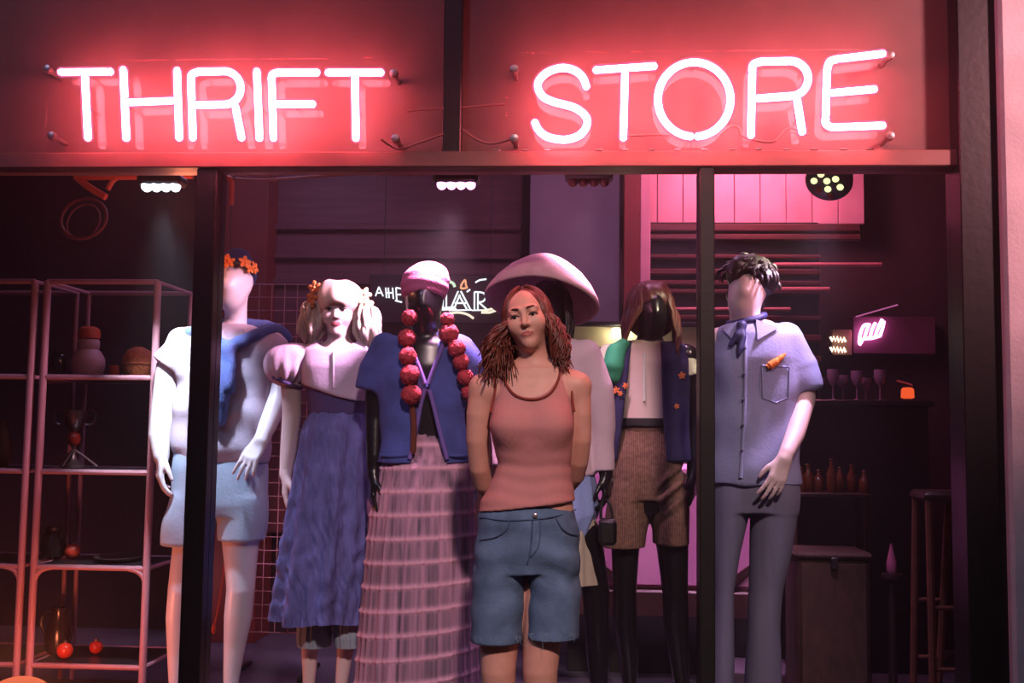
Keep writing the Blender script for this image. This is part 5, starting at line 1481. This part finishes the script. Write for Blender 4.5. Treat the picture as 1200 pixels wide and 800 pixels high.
tag(obj('amber_vase', MB().lathe([(.028, 0), (.040, .02), (.044, .09), (.03, .16), (.018, .20), (.024, .215), (.019, .215), (.014, .2)], p, 24), mat('amber_glass', rgb(120, 62, 20), .15, coat=.5)), 'amber glass vase at the very left on the middle shelf', 'vase')
# the orange globe lamp by the floor
p = W(22, 830, 4.42)
gl = thing('globe_lamp', (p.x, 4.42, 0), 'glowing orange globe lamp on the floor, bottom left corner', 'lamp')
zc = p.z + .01
obj('globe', MB().ball((p.x, 4.42, zc), (.145, .145, .115), 28, 18), glow('orange_lamp_globe', (1.0, .20, .09), 0.85), gl)
obj('lamp_base', MB().lathe([(.10, 0), (.10, .012), (.03, .022), (.022, zc - .105), (.05, zc - .095)], (p.x, 4.42, 0), 24), M_can, gl)
lamp('POINT', 'bulb', (p.x + .05, 4.36, zc + .17), 16, (1.0, .22, .10), gl, shadow_soft_size=.10)

# grid panel behind the first two mannequins
YG = 5.5
gw = thing('gridwall_panel', W(325, 740, YG), 'white wire grid panel standing behind the flower crown mannequin', 'display grid')
gp = ppm(YG, 325); mb = MB(); x0, x1 = W(284, 500, YG).x, W(374, 500, YG).x; z1, z0 = W(325, 333, YG).z, W(325, 741, YG).z
n = 6
for i in range(n + 1):
    x = x0 + (x1 - x0) * i / n; mb.tube([(x, YG, z0), (x, YG, z1)], .0038 if i in (0, n) else .0028, 6)
k = int((z1 - z0) / ((x1 - x0) / n)); 
for i in range(k + 1):
    z = z1 - (z1 - z0) * i / k; mb.tube([(x0, YG + .004, z), (x1, YG + .004, z)], .0028, 6)
obj('wire_grid', mb, M_shelf, gw)
for x in (x0 + .02, x1 - .02):
    obj('leg', MB().tube([(x, YG + .01, z0 + .05), (x, YG + .01, .0)], .010, 8), M_can, gw)
    obj('foot', MB().box((x - .012, YG - .18, 0), (x + .012, YG + .2, .02), .004), M_can, gw)
P = [W(264, 636, 5.0), W(262, 670, 5.0), W(257, 705, 5.0), W(251, 734, 5.0)]
st = thing('orange_strap', W(264, 640, 5.0), 'orange strap dangling beside the flower crown mannequin\'s bare leg', 'strap')
P0 = [W(266, 560, 5.0)] + P
obj('webbing', MB().tube(spline(P0, 6), .0035, 6), M_pipe, st); obj('cord', MB().tube([W(271, 240, 5.0), W(268, 420, 5.0), W(266, 560, 5.0)], .0016, 6), M_can, st)
obj('toggle', MB().ball(W(250.5, 737, 5.0), (.011, .011, .022), 12, 8), M_pipe, st)

# ================================================================== BACK OF THE SHOP
# white lettered neon on the back panelling
YB = 6.30
M_wn = glow('white_neon_lettering', (.86, .95, 1.0), 1.5)
M_on = glow('orange_flame_neon', (1.0, .42, .22), 1.2)
M_cn = glow('cream_neon', (1.0, .86, .66), 1.2)
M_gn = glow('pale_green_neon', (.72, .95, .68), 1.0)
sg = thing('neon_sign', W(510, 380, YB), 'white outlined lettering and orange flame glowing on the back panelling', 'sign')
def strokes(name, items, material, r, parent, Y=YB):
    for st in items:
        mb = MB(); P = [W(x, y, Y) for x, y in st]
        mb.tube(spline(P, 5) if len(P) > 3 else P, r, 6)
        o = obj(name, mb, material, parent)
strokes('letter_a', [[(440, 347), (444, 336)], [(444, 336), (449, 347)], [(442, 343), (448, 343)]], M_wn, .0045, sg)
strokes('letter_h', [[(452, 337), (453, 349)], [(460, 337), (461, 350)], [(452, 343), (461, 343)], [(455, 337), (456, 349)]], M_wn, .0045, sg)
strokes('letter_e', [[(464, 337), (465, 352)], [(464, 337), (470, 338)], [(465, 345), (470, 345)], [(463, 352), (471, 354)]], M_wn, .0045, sg)
strokes('letter_l', [[(519, 345), (519, 361)], [(523, 345), (523, 360)], [(515, 363), (535, 362)], [(516, 361), (534, 359.5)]], M_wn, .005, sg)
strokes('letter_a', [[(528, 362), (537, 341)], [(532, 362), (539, 345)], [(540, 341), (551, 362)], [(538, 346), (547, 362)], [(533, 355), (546, 355)]], M_wn, .005, sg)
strokes('letter_r', [[(556, 342), (556, 363)], [(560, 342), (560, 363)], [(556, 342), (566, 343), (569, 348), (566, 353), (560, 354)], [(561, 354), (571, 363)]], M_wn, .005, sg)
strokes('letter_serif', [[(526, 363.5), (553, 363)], [(553, 363.5), (574, 363)]], M_wn, .004, sg)
strokes('swash', [[(520, 332), (526, 330), (531, 332), (533, 336)]], M_gn, .0085, sg)
strokes('swash', [[(557, 331), (562, 328), (570, 327)], [(547, 342), (551, 339)]], M_wn, .005, sg)
strokes('flame', [[(540, 338), (541, 333), (545, 328), (546, 334), (547, 337), (540, 338)]], M_on, .006, sg)
strokes('underline', [[(519, 369), (535, 366), (547, 368), (555, 373)]], M_cn, .007, sg)
strokes('underline', [[(564, 364), (572, 363), (583, 360)], [(564, 366), (574, 366), (583, 363)]], M_cn, .007, sg)
a, d = W(432, 378, YB + .03), W(592, 322, YB + .03)
obj('backing_board', MB().box((a.x, YB + .02, a.z), (d.x, YB + .035, d.z), .004), M_dark, sg)
for x in (450, 575):
    p = W(x, 324, YB + .03); obj('hanging_chain', MB().tube([p, (p.x, YB + .03, TOP + .02)], .003, 6), M_can, sg)

# right: slatted wall unit with rails
YR = 6.15
a, d = W(752, 420, YR), W(962, 258, YR)
sw = thing('slatted_rack', ((a.x + d.x) / 2, YR, 0), 'dark slatted display rack under the pink boards at the back right', 'display rack')
M_slat = mat('dark_red_stained_slats', rgb(92, 44, 46), .5, var=.2, vs=3, stretch=(1, 1, 10))
M_rail = mat('dusty_pink_rail', rgb(206, 120, 128), .5)
zt, zb_ = d.z, .0
obj('back_board', MB().box((a.x, YR + .06, 0), (d.x, YR + .10, zt), .004), M_black, sw)
for py, h in ((266, 9), (277, 7), (300, 5), (318, 7), (331, 6), (341, 5), (372, 6), (395, 8), (420, 8), (450, 8), (480, 8)):
    zc_ = W(880, py, YR).z; hh = h / ppm(YR, 880)
    obj('slat', MB().box((a.x, YR + .01, zc_ - hh / 2), (d.x + (.22 if py < 280 else 0), YR + .062, zc_ + hh / 2), .006), M_slat, sw)
for xa, xb, py, rr in ((906, 1033, 310, .012), (906, 972, 339, .014), (784, 926, 362, .010)):
    p, q_ = W(xa, py, YR - .04), W(xb, py, YR - .04)
    obj('rail', MB().tube([p, q_], rr, 10), M_rail, sw)
    for e in (p, q_):
        e2 = Vector((min(e.x, d.x - .02), YR + .065, e.z)); obj('rail_bracket', MB().tube([(e2.x, YR - .04, e.z), e2], .006, 6), M_rail, sw)
tag(obj('pink_post', MB().box((W(750, 400, 6.1).x, 6.1, 0), (W(762, 400, 6.1).x, 6.14, W(755, 198, 6.1).z + .3), .004), M_pink_wall), 'slim pink painted post beside the slatted rack', 'post')

# lit cream display case behind the tweed shorts mannequin
YD = 5.75
M_case = mat('cream_case_panel', rgb(214, 200, 160), .7)
a, d = W(668, 407, YD), W(822, 383, YD)
dc = thing('display_case', ((a.x + d.x) / 2, YD, 0), 'cream topped display case with two small bulbs behind the tweed shorts mannequin', 'display case')
obj('light_panel', MB().box((a.x, YD, a.z), (d.x, YD + .03, d.z), .003), M_case, dc)
obj('case_top', MB().box((a.x - .02, YD - .06, d.z), (d.x + .02, YD + .25, d.z + .02), .004), M_black, dc)
obj('case_body', MB().box((a.x, YD + .03, .0), (d.x, YD + .25, d.z), .004), M_black, dc)
obj('case_ledge', MB().box((a.x, YD - .05, a.z - .03), (d.x, YD + .03, a.z), .004), M_black, dc)
obj('front_panel', MB().box((a.x, YD, .0), (d.x, YD + .03, a.z - .03), .003), M_black, dc)
for x in (722, 736):
    p = W(x, 386.5, YD - .02); obj('bulb', MB().ball(p, (.026, .02, .012), 14, 10), glow('warm_bulb_%d' % x, (1.0, .95, .72), 3.5), dc)
    lamp('POINT', 'bulb_light', p + Vector((0, -.035, -.015)), .55, (1.0, .9, .6), dc, shadow_soft_size=.02)

# pink settee seen between the legs
YP = 5.45
M_plush = mat('pink_velvet', rgb(206, 138, 184), .8, var=.06, bump=.15)
M_dkw = mat('dark_walnut', rgb(58, 32, 30), .5, var=.2)
a, d = W(640, 688, YP), W(903, 545, YP)
se = thing('settee', ((a.x + d.x) / 2, YP, 0), 'pink velvet settee with dark wooden braces behind the mannequins\' legs', 'settee')
obj('backrest', MB().box((a.x, YP, a.z), (d.x, YP + .07, d.z), .025), M_plush, se)
obj('apron', MB().box((a.x - .02, YP - .02, a.z - .13), (d.x + .02, YP + .22, a.z), .01), M_dkw, se)
for p1, p2 in (((688, 652), (732, 685)), ((848, 688), (893, 657))):
    A_, B_ = W(*p1, YP - .008), W(*p2, YP - .008); t = (B_ - A_).normalized(); nn = Vector((-t.z, 0, t.x)) * .017
    mb = MB(); o4 = [A_ + nn, B_ + nn, B_ - nn, A_ - nn]; mb.add([v + Vector((0, -.012, 0)) for v in o4] + [v + Vector((0, .014, 0)) for v in o4], [(0, 1, 2, 3), (7, 6, 5, 4), (0, 4, 5, 1), (1, 5, 6, 2), (2, 6, 7, 3), (3, 7, 4, 0)])
    obj('brace', mb, M_dkw, se, False)
for x in (a.x + .02, d.x - .02):
    for y in (YP + .02, YP + .18): obj('leg', MB().tube([(x, y, a.z - .1), (x, y, 0)], [.028, .016], 10), M_dkw, se)

# counter on the right with glasses and a small orange lamp
YK = 5.9
M_cnt = mat('black_counter', rgb(34, 24, 26), .3, var=.2)
a, d = W(918, 470, YK), W(1092, 458, YK)
ct = thing('counter', ((a.x + d.x) / 2, YK, 0), 'dark bar counter at the back right behind the blue shirt mannequin', 'counter')
obj('worktop', MB().box((a.x, YK - .05, a.z - .02), (d.x, YK + .24, a.z + .01), .005), M_cnt, ct)
obj('front_panel', MB().box((a.x + .03, YK, 0), (d.x - .02, YK + .22, a.z - .02), .004), M_cnt, ct)
kz = a.z + .01
M_gls = mat('smoky_glassware', rgb(150, 110, 140), .08, var=.1, coat=.6)
gprof = [(.028, 0), (.028, .003), (.005, .008), (.004, .06), (.022, .075), (.032, .105), (.030, .135), (.028, .135), (.029, .105), (.018, .08), (.002, .075)]
g0 = tag(obj('wine_glass', MB().lathe(gprof, (0, 0, 0), 20), M_gls), 'stemmed glass in the row of glasses on the dark counter', 'glass', 'glasses on the dark counter')
for i, px in enumerate((935, 948, 962, 975, 990, 1003, 1017, 1030)):
    o = g0 if i == 0 else g0.copy()
    if i: COL.objects.link(o)
    o.location = (W(px, 450, YK + .05).x, YK + (.03 if i % 2 else .1), kz); o.scale = (1, 1, (1, 1.15, .9, 1.2)[i % 4])
p = W(1065, 469, YK - .02)
ol = thing('table_lamp', (p.x, YK - .0, kz), 'tiny glowing orange lamp at the right end of the dark counter', 'lamp')
obj('lamp_shade', MB().lathe([(.022, .012), (.034, .016), (.032, .058), (.024, .068), (.002, .070)], (p.x, YK, kz), 16), glow('orange_shade', (1.0, .11, .03), 1.0), ol)
obj('lamp_foot', MB().lathe([(.03, 0), (.03, .005), (.012, .012)], (p.x, YK, kz), 16), M_can, ol)
rod('pink_stick', 'thin pink stick lying above the tiny orange lamp', 'stick', [(1051, 446, YK + .06), (1069, 451, YK + .06)], .005, M_rail)

# pink script neon and the small cream price sign on the back right wall
YW = 6.5
ps = thing('neon_sign', W(1022, 410, YW), 'hot pink slanted script neon glowing at the back right', 'sign')
M_hp = glow('hot_pink_neon', (1.0, .30, .78), 7.0)
for st in ([(1007, 402), (1008, 392), (1012, 382), (1017, 380)], [(1013, 396), (1016, 386), (1019, 379)], [(1019, 397), (1022, 386), (1026, 378)], [(1025, 396), (1029, 384), (1034, 374)], [(1007, 404), (1009, 401), (1012, 397), (1022, 396), (1032, 393)], [(1031, 394), (1034, 385), (1036, 376)]):
    obj('script_stroke', MB().tube(spline([W(x, y, YW - .04) for x, y in st], 5), .0095, 8), M_hp, ps)
obj('edge_tube', MB().tube([W(1003, 371, YW - .03), W(1052, 357, YW - .03)], .004, 6), glow('pink_edge_tube', (.9, .2, .55), .55), ps)
a, d = W(1000, 414, YW), W(1096, 371, YW)
M_pb = mat('pink_sign_board', rgb(110, 56, 80), .6)
obj('sign_board', MB().box((a.x, YW, a.z), (d.x, BACK - .002, d.z), .003), M_pb, ps)
cs = thing('price_sign', W(984, 415, YW), 'small cream sign with two glowing scribbled lines left of the pink neon', 'sign')
a, d = W(975, 416, YW), W(998, 386, YW)
obj('sign_board', MB().box((a.x, YW - .005, a.z), (d.x, BACK - .002, d.z), .003), mat('tan_sign_board', rgb(170, 120, 100), .6), cs)
for y0 in (397, 409):
    P = [W(973 + 2 * i, y0 + (2.5 if i % 2 else -2.5) + (1 if i > 4 else 0), YW - .02) for i in range(10)]
    obj('scribbled_line', MB().tube(P, .007, 6), glow('cream_line_%d' % y0, (1.0, .88, .66), 2.4), cs)

# lower right: rack of bottles, wicker hamper, bar stool
YL = 5.3
M_wood = mat('stained_oak', rgb(110, 58, 44), .55, var=.25, vs=4, stretch=(1, 1, 6))
a, d = W(928, 580, YL), W(1020, 571, YL)
rk = thing('low_rack', ((a.x + d.x) / 2, YL + .1, 0), 'low dark rack carrying brown bottles right of the flared trousers', 'rack')
obj('shelf_board', MB().box((a.x, YL, a.z - .01), (d.x, YL + .22, a.z + .012), .004), M_dkw, rk)
for x in (a.x + .015, d.x - .015):
    for y in (YL + .015, YL + .205): obj('leg', MB().box((x - .012, y - .012, 0), (x + .012, y + .012, a.z - .008), .003), M_dkw, rk)
M_btl = mat('brown_bottle_glass', rgb(120, 58, 30), .2, coat=.5)
bt = tag(obj('bottle', MB().lathe([(.022, 0), (.024, .006), (.024, .075), (.011, .10), (.009, .125), (.012, .128), (.010, .132)], (0, 0, 0), 18), M_btl), 'small brown bottle in the row on the low dark rack', 'bottle', 'bottles on the low rack')
for i, px in enumerate((937, 949, 961, 973, 986, 1000, 1011)):
    o = bt if i == 0 else bt.copy()
    if i: COL.objects.link(o)
    o.location = (W(px, 570, YL + .1).x, YL + .1 + (.03 if i % 3 else -.03), a.z + .012); o.scale = (1, 1, (.9, 1.0, .8, 1.2)[i % 4])
YH = 4.95
a, d = W(935, 752, YH), W(1020, 648, YH)
hm = thing('wicker_hamper', ((a.x + d.x) / 2, YH + .15, 0), 'dark brown wicker hamper on the floor right of the flared trousers', 'hamper')
M_hw = mat('dark_wicker', rgb(58, 32, 28), .8, var=.35, vs=30, bump=1.0, bs=60, stretch=(1, 1, .4))
obj('hamper_body', MB().box((a.x, YH, 0.0), (d.x, YH + .30, d.z - .03), .02), M_hw, hm)
obj('lid', MB().box((a.x - .012, YH - .012, d.z - .03), (d.x + .012, YH + .312, d.z), .012), M_hw, hm)
obj('hasp', MB().box(((a.x + d.x) / 2 - .015, YH - .02, d.z - .07), ((a.x + d.x) / 2 + .015, YH - .01, d.z - .02), .004), M_can, hm)
p = W(1045, 672, 5.0)
sd = tag(obj('plant_stand', MB().lathe([(.05, 0), (.05, .015), (.02, .03), (.016, p.z - .04), (.045, p.z - .02), (.045, p.z)], (p.x, 5.0, 0), 24), M_dkw), 'dark round pedestal carrying the slim pink vase', 'pedestal')
tag(obj('pink_vase', MB().lathe([(.016, 0), (.022, .01), (.022, .05), (.010, .10), (.006, .125), (.008, .13)], (p.x, 5.0, p.z), 18), mat('pink_glass', rgb(226, 120, 160), .15, coat=.6)), 'slim pink glass vase on the dark pedestal, lower right', 'vase')
YO = 4.55
so = W(1100, 578, YO)
bs_ = thing('bar_stool', (so.x, YO, 0), 'dark wooden bar stool with splayed legs beside the right end post', 'stool')
obj('seat', MB().box((so.x - .085, YO - .11, so.z - .03), (so.x + .085, YO + .11, so.z + .012), .014), M_dkw, bs_)
for sx in (-1, 1):
    for sy in (-1, 1):
        obj('leg', MB().tube([(so.x + sx * .065, YO + sy * .085, so.z - .02), (so.x + sx * .065 + (-.10 if sx > 0 else -.02) * .5, YO + sy * .14, 0)], .015, 8), M_wood, bs_)
for z in (.32, .55):
    for sy in (-1, 1):
        f_ = z / so.z; obj('rung', MB().tube([(so.x - .07 , YO + sy * (.14 - .055 * f_), z), (so.x + .05, YO + sy * (.14 - .055 * f_), z)], .009, 8), M_wood, bs_)

# thin haze in the shop and before the sign
hz = bpy.data.materials.new('night_haze'); hz.use_nodes = True; nt = hz.node_tree; nt.nodes.clear()
vs_ = nd(nt, 'ShaderNodeVolumeScatter'); oo = nd(nt, 'ShaderNodeOutputMaterial'); vs_.inputs['Density'].default_value = 0.020
vs_.inputs['Anisotropy'].default_value = 0.5
nt.links.new(vs_.outputs[0], oo.inputs['Volume'])
o = obj('haze', MB().box((LEFT - .05, 2.9, -.05), (4.6, BACK + .05, 3.7)), hz, None, False)
tag(o, 'thin haze hanging in the shop and around the neon', 'haze', kind='stuff')
